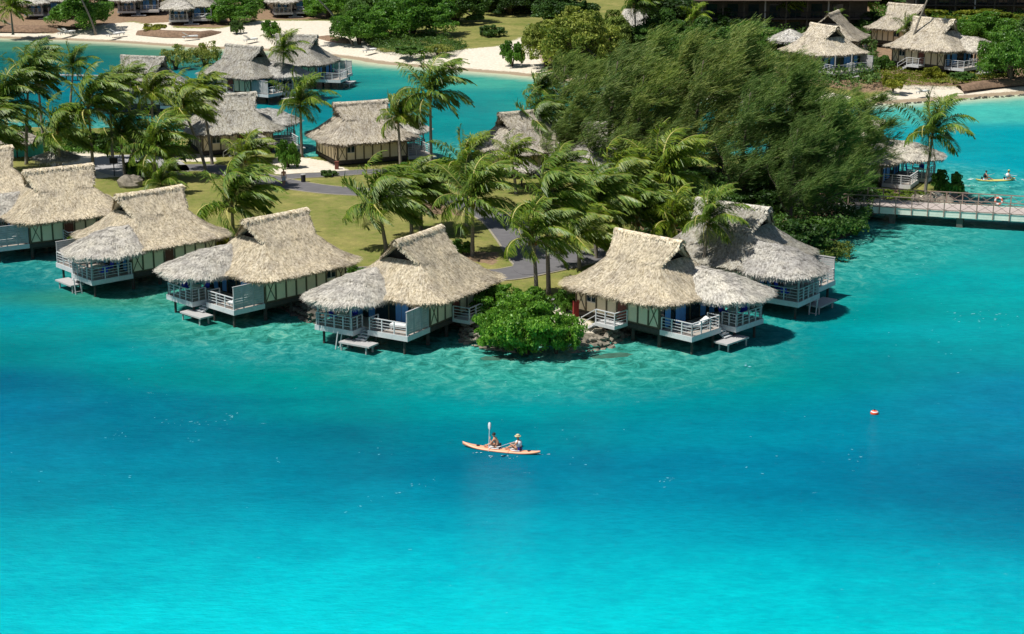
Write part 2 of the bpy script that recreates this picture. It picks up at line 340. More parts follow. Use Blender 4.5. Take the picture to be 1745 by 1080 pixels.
def watermat():
    m,t,out=nt('lagoon_water'); p=N(t,'ShaderNodeBsdfPrincipled')
    v=coords(t)
    a=N(t,'ShaderNodeAttribute',attribute_name='Col').outputs['Color']
    sh=N(t,'ShaderNodeAttribute',attribute_name='shore').outputs['Fac']; be=N(t,'ShaderNodeAttribute',attribute_name='beach').outputs['Fac']
    big=noise(t,.05,4,mapping(t,v,(1,1.6,1)),.6,.8); mid=noise(t,.32,6,mapping(t,v,(1,1.3,1)),.68,.4); fine=noise(t,2.2,5,mapping(t,v,(.55,1.5,1),(0,0,.15)),.65)
    c=mix(t,1.0,a,ramp(t,big,[(.3,(.84,.88,.90)),(.7,(1.12,1.10,1.08))]),'MULTIPLY')
    c=mix(t,1.0,c,ramp(t,mid,[(.34,(.84,.89,.92)),(.66,(1.12,1.08,1.06))]),'MULTIPLY')
    # coral and sand seen through the shallows round the island
    cor=ramp(t,noise(t,.9,7,mapping(t,v,(1,.8,1)),.74,.8),[(.38,(.02,.08,.05)),(.45,(.03,.20,.155)),(.54,(.07,.35,.29)),(.68,(.27,.54,.40))])
    shm=N(t,'ShaderNodeMath',operation='MULTIPLY'); shm.inputs[1].default_value=.85; t.links.new(sh,shm.inputs[0])
    c=mix(t,shm.outputs[0],c,cor)
    c=mix(t,be,c,(.52,.52,.36))
    c=mix(t,1.0,c,ramp(t,fine,[(.38,(.8,.90,.92)),(.52,(1.0,1.0,1.0)),(.68,(1.25,1.09,1.07))]),'MULTIPLY')
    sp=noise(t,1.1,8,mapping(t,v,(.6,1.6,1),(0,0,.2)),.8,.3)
    c=mix(t,ramp(t,sp,[(.665,(0,0,0)),(.69,(.75,.75,.75))]),c,(.25,.62,.66))  # ripple highlights painted into the colour as pale specks
    w1=noise(t,.9,5,mapping(t,v,(.6,1.5,1),(0,0,.2)),.6,.2); w2=noise(t,4.5,4,mapping(t,v,(.7,1.4,1),(0,0,-.2)),.6)
    ad=N(t,'ShaderNodeMath',operation='MULTIPLY_ADD'); ad.inputs[1].default_value=.35; t.links.new(w2,ad.inputs[0]); t.links.new(w1,ad.inputs[2])
    bn=bump(t,ad.outputs[0],.8,.4); df=N(t,'ShaderNodeBsdfDiffuse'); gl=N(t,'ShaderNodeBsdfGlossy'); gl.inputs['Roughness'].default_value=.12
    t.nodes.remove(p); t.links.new(c,df.inputs[0]); t.links.new(bn,gl.inputs['Normal']); t.links.new(bump(t,ad.outputs[0],.35,.3),df.inputs['Normal'])
    fr=N(t,'ShaderNodeFresnel'); fr.inputs[0].default_value=1.33; t.links.new(bn,fr.inputs['Normal'])
    fm=N(t,'ShaderNodeMath',operation='MULTIPLY'); fm.inputs[1].default_value=.20; t.links.new(fr.outputs[0],fm.inputs[0])
    mx=N(t,'ShaderNodeMixShader'); t.links.new(fm.outputs[0],mx.inputs[0]); t.links.new(df.outputs[0],mx.inputs[1]); t.links.new(gl.outputs[0],mx.inputs[2]); t.links.new(mx.outputs[0],out.inputs[0]); return m
M['water']=watermat()
def wgrid():
    ys=[30.]; 
    while ys[-1]<470: ys.append(ys[-1]*1.0+max(.9,ys[-1]*.009))
    ys=np.array(ys); xs=np.arange(-230,291,1.6); X,Y=np.meshgrid(xs,ys); return xs,ys,np.stack([X.ravel(),Y.ravel()],1)
def build_water():
    xs,ys,P=wgrid(); z,at,_=water_fn(P); nx=len(xs); ny=len(ys)
    i=np.arange((nx-1)*(ny-1)); r=i//(nx-1); c=i%(nx-1); a=r*nx+c; Fq=np.stack([a,a+1,a+1+nx,a+nx],1)
    me=bpy.data.meshes.new('lagoon_water'); V=np.concatenate([P,z[:,None]],1).astype(np.float32)
    me.vertices.add(len(V)); me.vertices.foreach_set('co',V.ravel()); me.loops.add(Fq.size); me.loops.foreach_set('vertex_index',Fq.ravel().astype(np.int32))
    me.polygons.add(len(Fq)); me.polygons.foreach_set('loop_start',np.arange(0,Fq.size,4,dtype=np.int32))
    for k in('shore','beach'):
        q=me.attributes.new(k,'FLOAT','POINT'); q.data.foreach_set('value',at[k].astype(np.float32))
    q=me.attributes.new('Col','FLOAT_COLOR','POINT'); q.data.foreach_set('color',np.concatenate([at['Col'],np.ones((len(P),1))],1).astype(np.float32).ravel())
    me.materials.append(M['water']); me.update(calc_edges=True)
    return link(bpy.data.objects.new('lagoon_water',me))
tag(build_water(),kind='structure')
# ---------------------------------------------------------------- paths
def sheet(name,px,z,mat,sm=2,seed=1,amp=0):
    P=wpoly(px,z)
    for _ in range(sm):
        Q=np.empty((len(P)*2,2)); Nx=np.roll(P,-1,0); Q[0::2]=.75*P+.25*Nx; Q[1::2]=.25*P+.75*Nx; P=Q
    b=MB(); n=len(P); b.add([(x,y,z) for x,y in P]+[(x,y,z-.06) for x,y in P],[tuple(range(n))]+[(i,(i+1)%n,n+(i+1)%n,n+i) for i in range(n)])
    return tag(b.build(name,mat),kind='structure')
def strip(name,px,w,z,mat,kmat=None):
    P=[np.array(G(x,y,z)) for x,y in px]; Q=[]
    for i in range(len(P)-1):        # Catmull-Rom
        p0=P[max(i-1,0)];p1=P[i];p2=P[i+1];p3=P[min(i+2,len(P)-1)]
        for s in np.linspace(0,1,10,endpoint=False):
            Q.append(.5*((2*p1)+(p2-p0)*s+(2*p0-5*p1+4*p2-p3)*s*s+(-p0+3*p1-3*p2+p3)*s**3))
    Q.append(P[-1]); 
    def rib(w0,w1,zz,zb):
        vs=[];fs=[]
        for i,q in enumerate(Q):
            d=Q[min(i+1,len(Q)-1)]-Q[max(i-1,0)]; d=d/np.linalg.norm(d); n=np.array([-d[1],d[0]])
            for ww in (w0,w1): a=q+n*ww; vs.append((a[0],a[1],zz))
            for ww in (w0,w1): a=q+n*ww; vs.append((a[0],a[1],zb))
            if i:
                k=4*i; fs+=[(k-4,k-3,k+1,k),(k-4,k,k+2,k-2),(k-3,k-1,k+3,k+1)]
        return vs,fs
    b=MB(); b.add(*rib(-w/2,w/2,z,z-.08)); o=tag(b.build(name,mat),kind='structure')
    if kmat:
        k=MB(); k.add(*rib(-w/2-.18,-w/2,z+.02,z-.08)); k.add(*rib(w/2,w/2+.18,z+.02,z-.08)); tag(k.build('path_kerb',kmat),kind='structure')
strip('asphalt_path',[(285,287),(360,286),(430,300),(490,313),(560,323),(640,328),(730,336),(800,350),(850,372),(878,402),(905,440),(925,462)],3.6,1.03,M['asphalt'],M['kerb'])
strip('asphalt_path',[(462,306),(500,300),(560,297),(640,292),(760,294)],2.4,1.038,M['asphalt'],M['kerb'])
strip('asphalt_path',[(560,470),(640,463),(760,466),(850,468),(910,458),(975,444),(1040,430),(1130,430)],3.6,1.046,M['asphalt'],M['kerb'])
sheet('asphalt_path',[(862,385),(905,398),(1000,425),(1005,452),(940,462),(890,470),(868,455),(895,430),(880,405)],1.075,M['asphalt'])
sheet('grey_plaza',[(150,268),(215,262),(300,268),(330,290),(300,300),(215,302),(160,292)],1.03,simple('grey_paving',(.36,.35,.35),.9,.12,1.5))
# ---------------------------------------------------------------- thatch roofs
def rrect(a,b,r,n=80,cx=0,cy=0):
    """rounded rectangle loop, counter-clockwise, constant parameter layout"""
    r=min(r,a*.98,b*.98); pts=[]
    for q,(sx,sy) in enumerate(((1,1),(-1,1),(-1,-1),(1,-1))):
        for k in range(n//4):
            # quarter: half of samples on corner arc, rest on straight side that follows
            u=k/(n//4)
            if u<.5:
                an=R(90)*(q+u/.5); pts.append((cx+sx*(a-r)+r*math.cos(an),cy+sy*(b-r)+r*math.sin(an)))
            else:
                w=(u-.5)/.5; an=R(90)*(q+1); p0=(sx*(a-r)+r*math.cos(an),sy*(b-r)+r*math.sin(an))
                nx,ny=((-1,1),(-1,-1),(1,-1),(1,1))[q]; p1=(nx*(a-r)+r*math.cos(an),ny*(b-r)+r*math.sin(an))
                pts.append((cx+p0[0]*(1-w)+p1[0]*w,cy+p0[1]*(1-w)+p1[1]*w))
    return pts
def blades(rows,count,rng,ln=.55,wd=.075,lift=.10,closed=True,spread=.25,drop=0.0,botw=None):
    """rows: (m,n,3) lattice from top row to bottom row; returns (count,4,3) blade quads lying downslope"""
    A=np.asarray(rows); m,n,_=A.shape
    if closed: A=np.concatenate([A,A[:,:1]],1); n+=1
    a=A[:-1,:-1];b=A[:-1,1:];c=A[1:,1:];d=A[1:,:-1]
    ar=np.linalg.norm(np.cross(c-a,d-b),axis=2).ravel()/2; pr=ar/ar.sum()
    idx=rng.choice(len(ar),count,p=pr); a,b,c,d=[q.reshape(-1,3)[idx] for q in (a,b,c,d)]
    u=rng.random((count,1)); v=rng.random((count,1))
    p=(a*(1-u)+b*u)*(1-v)+(d*(1-u)+c*u)*v
    dn=nrm((d*(1-u)+c*u)-(a*(1-u)+b*u)); sd=nrm((b-a)*(1-v)+(c-d)*v)
    no=nrm(np.cross(sd,dn)); no=np.where(no[:,2:3]<0,-no,no)
    dn=nrm(dn+sd*rng.normal(0,spread,(count,1))+np.array([0,0,-1])*drop); sd=nrm(np.cross(dn,no))
    L=ln*rng.uniform(.6,1.3,(count,1)); W=wd*rng.uniform(.5,1.4,(count,1)); 
    p=p+no*rng.uniform(.0,.05,(count,1)); q=p+dn*L+no*lift*rng.uniform(.1,1.2,(count,1))
    return np.stack([p-sd*W/2,p+sd*W/2,q+sd*W*.35,q-sd*W*.35],1)
def fringe(loop,outdir,count,rng,ln=.4,wd=.06,down=.8):
    A=np.asarray(loop); i=rng.integers(0,len(A),count); u=rng.random((count,1)); B=np.roll(A,-1,0)
    p=A[i]*(1-u)+B[i]*u; t=nrm(B[i]-A[i]); o=np.cross(t,np.array([0,0,1.0])); o=nrm(o)
    L=ln*rng.uniform(.5,1.3,(count,1)); W=wd*rng.uniform(.6,1.4,(count,1))
    d=nrm(o*rng.uniform(.1,.6,(count,1))+np.array([0,0,-1])*down+t*rng.normal(0,.22,(count,1)))
    p=p-o*rng.uniform(0,.25,(count,1))+np.array([0,0,1])*rng.uniform(-.12,.1,(count,1))
    q=p+d*L; return np.stack([p-t*W/2,p+t*W/2,q+t*W*.25,q-t*W*.25],1)
def mbquads(mb,A,closed=True):
    A=np.asarray(A); m,n,_=A.shape; out=[]
    B=np.concatenate([A,A[:,:1]],1) if closed else A
    return np.stack([B[:-1,:-1],B[:-1,1:],B[1:,1:],B[1:,:-1]],2).reshape(-1,4,3)
def wob(A,amp,seed):
    r=np.random.default_rng(seed); ph=r.uniform(0,6.28,(6,)); X,Y=A[...,0],A[...,1]
    f=np.sin(X*1.7+ph[0])*np.cos(Y*1.3+ph[1])+.6*np.sin(X*3.9+Y*2.7+ph[2])+.4*np.sin(Y*5.3-X*4.1+ph[3])
    A=A.copy(); A[...,2]+=amp*f; return A
def main_roof_mesh(seed,dens=1.0):
    rng=np.random.default_rng(seed); ax,by,ez=5.35,4.9,2.15; gx,gy,gz=2.3,1.7,4.3; rows=[]
    for k in range(11):
        t=k/10; a=gx+(ax-gx)*t; b=gy+(by-gy)*t; r=.12+1.9*t**1.2; z=gz-(gz-ez)*(1-(1-t)**1.32)
        rows.append([(x,y,z) for x,y in rrect(a,b,r)])
    S=wob(np.array(rows),.035,seed)
    # gablet: two slopes that overhang both ends like a prow
    def slope(sg):
        R_=[]
        for k in range(6):
            t=k/5; hw=3.15-(3.15-2.5)*t**.8; z=5.8-(5.8-gz)*(t**.95); y=sg*gy*t*1.02
            R_.append([(x,y,z) for x in np.linspace(-hw,hw,24)])
        return wob(np.array(R_),.03,seed+5)
    U=[slope(1),slope(-1)[:, ::-1]]
    Q=[mbquads(None,S)]; B=[]
    for u in U:
        Q.append(mbquads(None,u,False)); lo=u.copy(); lo[...,2]-=.22; Q.append(mbquads(None,lo,False)[:,::-1])
        for e in (0,-1): 
            s_=np.stack([u[:,e],lo[:,e]],0); Q.append(mbquads(None,s_,False))
    # thick eave
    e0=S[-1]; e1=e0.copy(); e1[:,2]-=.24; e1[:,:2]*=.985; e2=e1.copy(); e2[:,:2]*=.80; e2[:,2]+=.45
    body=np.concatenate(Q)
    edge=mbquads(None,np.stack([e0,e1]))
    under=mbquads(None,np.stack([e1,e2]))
    bl=[blades(S,int(30000*dens),rng,.46,.034/max(dens,.4),.018,spread=.16)]
    for u in U: bl.append(blades(u,int(4200*dens),rng,.42,.034/max(dens,.4),.018,False,spread=.16))
    barge=[]
    for u in U:
        for e,sg in ((0,-1),(-1,1)):
            p=u[:,e]; 
            i=rng.integers(0,len(p)-1,int(170*dens)); w=rng.random((len(i),1)); q=p[i]*(1-w)+p[i+1]*w
            dd=nrm(np.array([np.sign(q[:,0]),np.zeros(len(i)),-1.1*np.ones(len(i))]).T+rng.normal(0,.3,(len(i),3)))
            L=rng.uniform(.15,.36,(len(i),1)); t_=nrm(p[i+1]-p[i])*.05; barge.append(np.stack([q-t_,q+t_,q+dd*L+t_*.5,q+dd*L-t_*.5],1))
    fr=fringe(e0,None,int(5200*dens),rng,.36,.034/max(dens,.4))
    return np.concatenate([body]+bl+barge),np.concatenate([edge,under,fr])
def ridge_mesh(seed):
    rng=np.random.default_rng(seed); X=np.linspace(-3.2,3.2,30); A=[]
    for k,(y,z) in enumerate(((-.34,-.24),(-.22,-.02),(-.08,.09),(.08,.09),(.22,-.02),(.34,-.24))):
        A.append([(x,y+rng.normal(0,.012),5.8+z+.05*abs(x/3.2)**3+rng.normal(0,.01)) for x in X])
    A=np.array(A); Q=mbquads(None,A,False); b1=blades(A[2::-1],500,rng,.25,.06,.02,False); b2=blades(A[3:],500,rng,.25,.06,.02,False)
    return np.concatenate([Q,b1,b2])
def lanai_mesh(seed,m,dens=1.0):
    rng=np.random.default_rng(seed); rows=[]
    for k in range(10):
        t=k/9; a=.9+(3.1-.9)*t; b=.008+(2.95-.008)*t; z=3.6-1.48*(t**1.35); cx=4.0+(5.65-4.0)*t; cy=-1.7+(-2.35+1.7)*t
        rows.append([(x,y*1,z) for x,y in rrect(a,b,.1+2.3*t,80,cx,cy)])
    S=wob(np.array(rows),.05,seed); e0=S[-1]; c=np.array([5.75,-2.35]); e1=e0.copy(); e1[:,2]-=.2; e2=e1.copy(); e2[:,:2]=c+(e2[:,:2]-c)*.8; e2[:,2]+=.35
    P=[mbquads(None,S),mbquads(None,np.stack([e0,e1])),mbquads(None,np.stack([e1,e2])),blades(S,int(10000*dens),rng,.46,.038/max(dens,.4),.025,spread=.2),fringe(e0,None,int(3000*dens),rng,.42,.038/max(dens,.4))]
    V=np.concatenate(P)
    if m<0: V=V.copy(); V[...,1]*=-1; V=V[:,::-1]
    return V
ROOFM={}
for q,dn in (('near',1.0),('far',.42)):
    for s in range(3 if q=='near' else 2):
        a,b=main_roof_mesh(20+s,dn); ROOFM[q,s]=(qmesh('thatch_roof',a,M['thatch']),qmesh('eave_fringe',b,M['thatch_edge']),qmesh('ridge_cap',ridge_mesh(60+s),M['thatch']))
    for m in (1,-1): ROOFM[q,'l',m]=qmesh('lanai_roof',lanai_mesh(40+m,m,dn),M['lanai_thatch'])
# ---------------------------------------------------------------- bungalow
MESH={}
def cmesh(key,fn):
    if key not in MESH: MESH[key]=fn()
    return MESH[key]
def part(name,key,fn,parent):
    return link(bpy.data.objects.new(name,cmesh(key,fn)),parent)
def railing(b,p,q,h=.95,post=1.1,w=.06):
    p=Vector(p);q=Vector(q);L=(q-p).length;n=max(1,round(L/post))
    for i in range(n+1):
        a=p.lerp(q,i/n); b.bar(a+Vector((0,0,-.02)),a+Vector((0,0,h)),w+.02)
    b.bar(p+Vector((0,0,h+.02)),q+Vector((0,0,h+.02)),.11,.05)
    for z in (.28,.50,.72): b.bar(p+Vector((0,0,z)),q+Vector((0,0,z)),.035)
def hut(key,px,py,yaw,m,label,tint=(1,1,1),near=True,lanai=True,screen=True,entry=True,zf=1.45,rh=5.8,full=True,s=1.0,ltint=(1,1,1),seed=0,steps=True,back_apex=False,group='thatched bungalows over the lagoon',deck=True,ladder=False):
    c_,s_=math.cos(R(yaw)),math.sin(R(yaw)); z=zf+rh*s
    ax,ay=G(px,py,z); sg=-1 if back_apex else 1; ox=ax-sg*3.15*s*c_; oy=ay-sg*3.15*s*s_
    t=empty('bungalow',(ox,oy,zf),R(yaw),label,'bungalow',group,s)
    q='near' if near else 'far'; n=3 if near else 2
    a,b,r=ROOFM[q,seed%n]
    o=link(bpy.data.objects.new('thatch_roof',a),t); o.color=(*tint,1)
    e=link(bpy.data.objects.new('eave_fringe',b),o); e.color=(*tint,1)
    r=link(bpy.data.objects.new('ridge_cap',r),o); r.color=tuple(min(1.6,x*1.28) for x in tint)+(1,)
    def gab():
        g=MB()
        g.add([(x,y,z) for x in (0,.04) for y,z in ((-1.5,4.2),(1.5,4.2),(1.6,4.3),(0,5.65),(-1.6,4.3))],[(4,3,2,1,0),(5,6,7,8,9)]+[(k,(k+1)%5,(k+1)%5+5,k+5) for k in range(5)])
        return g.mesh('gable_vent',M['dark'])
    part('gable_vent','gab',gab,o).location=(1.93,0,0); part('gable_vent','gab',gab,o).location=(-1.97,0,0)
    Y=lambda y:y*m
    def walls():
        g=MB(); 
        for y in (-3.6,3.6): g.box(-4,4,Y(y)-.05,Y(y)+.05,.05,2.34)
        g.box(-4.05,-3.95,-3.548,3.548,.05,2.34); return g.mesh('wall',M['cream'])
    part('wall',('w',m),walls,t)
    def frames():
        g=MB()
        for y in (-3.6,3.6):
            for k in range(9): g.box(-4+k-.07,-4+k+.07,Y(y)-.09,Y(y)+.09,0,2.36)
            for z0 in (.0,1.95): g.box(-4,4,Y(y)-.08,Y(y)+.08,z0,z0+.12)
            for k in (0,7):
                for f in (0,1):
                    g.bar((-4+k+.05,Y(y)+math.copysign(.07,Y(y)),.1+1.8*f),(-3+k-.05,Y(y)+math.copysign(.07,Y(y)),1.9-1.8*f),.05,.05)
        for k in range(8): g.box(-4.09,-3.91,-3.6+k*7.2/7-.06,-3.6+k*7.2/7+.06,0,2.36)
        for f in (0,1): g.bar((-4.07,-3.5,.1+1.8*f),(-4.07,-2.65,1.9-1.8*f),.05); g.bar((-4.07,3.5,.1+1.8*f),(-4.07,2.65,1.9-1.8*f),.05)
        g.box(3.9,4.1,-3.6,3.6,2.15,2.34)
        for y in (-3.6,-2.4,-1.2,0,1.2,2.4,3.6): g.box(3.94,4.06,y-.05,y+.05,.0,2.3)
        return g.mesh('timber_frame',M['frame'])
    part('timber_frame',('f',m),frames,t)
    def floor(): g=MB(); g.box(-4.15,4.12,-3.75,3.75,-.32,0.0); g.box(-4.0,4.0,-.2,.2,-.6,-.32); g.box(-4,4,-3.3,-3.0,-.6,-.32); g.box(-4,4,3.0,3.3,-.6,-.32); return g.mesh('floor',M['stilt'])
    part('floor','fl',floor,t)
    def ceil_(): g=MB(); g.box(-3.9,3.9,-3.5,3.5,2.36,2.42); return g.mesh('ceiling',M['dark'])
    part('ceiling','ce',ceil_,t)
    gz=-(zf/s)-1.2
    for i,x in enumerate((-3.8,-1.3,1.3,3.8)):
        for y in (-3.3,0,3.3):
            k=part('stilt',('st',round(gz,1)),lambda:MB().tube([(0,0,gz),(0,0,-.35)],.15,8).mesh('stilt',M['stilt']),t); k.location=(x,y,0)
    for y in (-3.0,-1.8,-.6,.6,1.8,3.0):
        def gl(): g=MB(); g.box(4-.02,4+.02,-.55,.55,.03,2.2); return g.mesh('glass_door',M['glass'])
        k=part('glass_door','gl',gl,t); k.location=(0,y,0)
    def cur():
        g=MB(); P=[(4.06+.035*math.sin(i*1.9),-.3+.6*i/14) for i in range(15)]
        g.rings([[(x,y,.05) for x,y in P],[(x,y,2.18) for x,y in P]],False); return g.mesh('curtain',M['blue'],True)
    for y in (-2.6,-1.5,.95,1.5,2.75):
        k=part('curtain','cur',cur,t); k.location=(.02,Y(y),0)
    def win(): g=MB(); g.box(-.42,.42,-.04,.04,.9,1.8); return g.mesh('window',M['glass'])
    def wfr():
        g=MB()
        for z0 in (.86,1.8): g.box(-.47,.47,-.06,.06,z0,z0+.06)
        for x0 in (-.47,-.03,.41): g.box(x0,x0+.06,-.06,.06,.86,1.86)
        return g.mesh('window_frame',M['white'])
    k=part('window','wi',win,t); k.location=(-2.5,Y(3.62),0); part('window_frame','wf',wfr,k)
    k=part('window','wi',win,t); k.location=(.5,Y(-3.62),0); part('window_frame','wf',wfr,k)
    def door(): g=MB(); g.box(-.4,.4,-.05,.05,.02,2.0); g.box(-.3,.3,-.07,.07,.2,.9); g.box(-.3,.3,-.07,.07,1.05,1.85); return g.mesh('door',M['door'])
    if entry:
        d=part('door','do',door,t); d.location=(.5,Y(3.63),0)
        def ent():
            g=MB(); g.box(-.75,1.15,Y(3.76),Y(5.3),-.26,0); return g.mesh('entry_platform',M['white'])
        def entr():
            g=MB(); railing(g,(-.7,Y(5.22),0),(1.1,Y(5.22),0)); railing(g,(1.1,Y(5.22),0),(1.1,Y(3.8),0))
            for i in range(4): g.box(-.8-.3*i,-1.1-.3*i,Y(4.0),Y(5.2),-.26-.2*i,-.2-.2*i)
            g.bar((-.75,Y(5.22),.95),(-2.1,Y(5.22),.1),.06); g.bar((-.75,Y(5.22),.5),(-2.1,Y(5.22),-.35),.05); g.bar((-2.1,Y(5.22),-1.1),(-2.1,Y(5.22),.15),.06)
            return g.mesh('railing',M['white'])
        e=part('entry_platform',('en',m),ent,t); part('railing',('enr',m),entr,e)
    else:
        d=part('door','do',door,t); d.location=(.5,Y(-3.63),0)
    if lanai:
        l=link(bpy.data.objects.new('lanai_roof',ROOFM[q,'l',m]),t); l.color=tuple(a*b for a,b in zip(ltint,(.93,.91,.88)))+(1,)
    if deck:
        def sd():
            g=MB(); g.box(4.13,7.0,Y(.3),Y(3.65),-.13,0.0); return g.mesh('sun_deck',M['deck'])
        def sdf():
            g=MB(); g.box(4.13,7.08,Y(3.65),Y(3.73),-.36,.03); g.box(7.0,7.08,Y(.22),Y(3.65),-.36,.03); g.box(4.13,7.0,Y(.22),Y(.30),-.36,.03); return g.mesh('fascia_board',M['white'])
        def sdr():
            g=MB(); railing(g,(6.98,Y(.35),0),(6.98,Y(3.6),0)); railing(g,(6.98,Y(.35),0),(5.9,Y(.35),0),post=1.1)
            if not screen: railing(g,(6.98,Y(3.6),0),(4.2,Y(3.6),0))
            return g.mesh('railing',M['white'])
        k=part('sun_deck',('sd',m),sd,t); part('fascia_board',('sdf',m),sdf,k); part('railing',('sdr',m,screen),sdr,k)
        if screen:
            def scr():
                g=MB()
                for i in range(9): g.box(4.2,7.0,Y(3.58),Y(3.61),.1+i*.185,.265+i*.185)
                for x in (4.2,5.1,6.05,6.95): g.box(x-.04,x+.04,Y(3.56),Y(3.66),0,1.8)
                g.box(4.15,7.02,Y(3.54),Y(3.67),1.78,1.84); return g.mesh('privacy_screen',M['grey'])
            part('privacy_screen',('scr',m),scr,t)
        def ld(): g=MB(); g.box(4.13,7.8,Y(-.6),Y(-3.9),-.13,0); g.box(4.13,6.4,Y(-.598),Y(.218),-.13,0); return g.mesh('lanai_deck',M['deck'])
        def ldf(): g=MB(); g.box(7.8,7.88,Y(-.52),Y(-3.98),-.36,.03); g.box(4.13,7.8,Y(-3.9),Y(-3.98),-.36,.03); g.box(6.4,7.8,Y(-.52),Y(-.598),-.36,.03); return g.mesh('fascia_board',M['white'])
        def ldr():
            g=MB(); railing(g,(7.78,Y(-.65),0),(7.78,Y(-3.85),0),post=.8); railing(g,(7.78,Y(-3.85),0),(4.2,Y(-3.85),0)); railing(g,(7.78,Y(-.65),0),(6.5,Y(-.65),0),post=.7); return g.mesh('railing',M['white'])
        k=part('lanai_deck',('ld',m),ld,t); part('fascia_board',('ldf',m),ldf,k); part('railing',('ldr',m),ldr,k)
        for x,y in ((7.7,-.8),(7.7,-3.75),(4.4,-3.75)):
            k=part('post','po',lambda:MB().tube([(0,0,0),(0,0,2.5)],.085,8).mesh('post',M['grey']),t); k.location=(x,Y(y),0)
        for x,y in ((6.7,3.2),(6.7,.7),(7.4,-1.0),(7.4,-3.5)):
            k=part('stilt',('st2',round(gz,1)),lambda:MB().tube([(0,0,gz),(0,0,-.13)],.1,8).mesh('stilt',M['stilt']),t); k.location=(x,Y(y),0)
        if steps:
            def stp():
                g=MB()
                for i in range(4): g.box(6.42+.27*i,6.70+.27*i,Y(-.56),Y(.27),-.24-.15*i,-.17-.15*i)
                g.bar((6.4,Y(-.46),-.15),(7.4,Y(-.46),-.75),.05,.14); g.bar((6.4,Y(.17),-.15),(7.4,Y(.17),-.75),.05,.14); return g.mesh('steps',M['white'])
            def swp():
                g=MB(); g.box(7.25,8.45,Y(-1.4),Y(1.3),-.87,-.75)
                for x in (7.45,8.25):
                    for y in (-1.3,.9): g.tube([(x,Y(y),gz),(x,Y(y),-.87)],.07,7)
                return g.mesh('swim_platform',M['grey'])
            def lad():
                g=MB()
                for x in (7.7,8.25): g.bar((x,Y(-1.6),-.1),(x,Y(-2.0),-2.4),.07)
                for i in range(5): g.bar((7.7,Y(-1.6-.07*i),-1.3-.28*i),(8.25,Y(-1.6-.07*i),-1.3-.28*i),.05)
                return g.mesh('ladder',M['white'])
            part('steps',('stp',m),stp,t); part('swim_platform',('swp',m),swp,t)
            if ladder: part('ladder',('lad',m),lad,t)
    return t
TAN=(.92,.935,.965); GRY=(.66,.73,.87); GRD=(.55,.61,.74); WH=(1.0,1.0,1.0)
H={}
def hp(h,x,y,z=0.0):      # point in bungalow space to world
    o=H[h]; c_,s_=math.cos(o.rotation_euler.z),math.sin(o.rotation_euler.z); s=o.scale.x
    return (o.location.x+s*(x*c_-y*s_),o.location.y+s*(x*s_+y*c_),o.location.z+s*z)
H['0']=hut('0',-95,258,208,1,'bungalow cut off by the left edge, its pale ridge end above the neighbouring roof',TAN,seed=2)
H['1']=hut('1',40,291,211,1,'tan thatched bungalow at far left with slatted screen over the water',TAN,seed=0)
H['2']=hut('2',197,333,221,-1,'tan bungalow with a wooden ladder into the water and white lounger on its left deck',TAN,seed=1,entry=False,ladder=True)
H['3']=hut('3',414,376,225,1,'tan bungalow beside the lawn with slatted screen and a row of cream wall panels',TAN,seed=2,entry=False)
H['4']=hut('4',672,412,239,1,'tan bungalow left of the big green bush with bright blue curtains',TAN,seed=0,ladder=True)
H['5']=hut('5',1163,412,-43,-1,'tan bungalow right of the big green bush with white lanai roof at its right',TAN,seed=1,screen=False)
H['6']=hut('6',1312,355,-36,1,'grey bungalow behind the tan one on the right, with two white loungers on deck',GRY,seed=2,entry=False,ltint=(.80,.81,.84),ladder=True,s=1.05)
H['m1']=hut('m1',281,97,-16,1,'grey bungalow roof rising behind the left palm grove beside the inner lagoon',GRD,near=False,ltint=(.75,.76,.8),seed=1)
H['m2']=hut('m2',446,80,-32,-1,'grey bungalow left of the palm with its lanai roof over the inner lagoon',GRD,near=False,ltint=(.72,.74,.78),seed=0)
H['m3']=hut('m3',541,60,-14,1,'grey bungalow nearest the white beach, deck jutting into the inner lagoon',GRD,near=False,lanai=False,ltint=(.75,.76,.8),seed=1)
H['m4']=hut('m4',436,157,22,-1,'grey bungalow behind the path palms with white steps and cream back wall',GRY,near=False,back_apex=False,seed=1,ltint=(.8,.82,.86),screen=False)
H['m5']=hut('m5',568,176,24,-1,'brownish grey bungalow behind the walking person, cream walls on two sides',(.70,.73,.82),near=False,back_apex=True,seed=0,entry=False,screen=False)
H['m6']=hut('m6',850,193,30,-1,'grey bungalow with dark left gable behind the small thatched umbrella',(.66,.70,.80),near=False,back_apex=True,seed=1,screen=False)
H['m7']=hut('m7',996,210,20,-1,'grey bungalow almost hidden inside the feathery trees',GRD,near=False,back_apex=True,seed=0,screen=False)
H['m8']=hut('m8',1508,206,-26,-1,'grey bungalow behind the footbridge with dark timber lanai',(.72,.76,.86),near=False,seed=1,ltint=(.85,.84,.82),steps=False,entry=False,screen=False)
FG='thatched bungalows on the far beach'
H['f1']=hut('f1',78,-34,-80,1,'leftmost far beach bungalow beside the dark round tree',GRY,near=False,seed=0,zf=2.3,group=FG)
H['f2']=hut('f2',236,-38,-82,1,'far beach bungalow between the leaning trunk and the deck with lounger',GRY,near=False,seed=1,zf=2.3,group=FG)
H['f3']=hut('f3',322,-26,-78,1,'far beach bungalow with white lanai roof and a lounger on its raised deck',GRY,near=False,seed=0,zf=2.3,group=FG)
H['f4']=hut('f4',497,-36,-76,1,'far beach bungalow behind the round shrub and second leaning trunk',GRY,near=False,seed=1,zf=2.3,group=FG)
H['r2']=hut('r2',1411,24,246,1,'rear grey bungalow in the right garden with its gable facing left',(.70,.73,.81),near=False,lanai=False,seed=0,zf=2.4,group=FG)
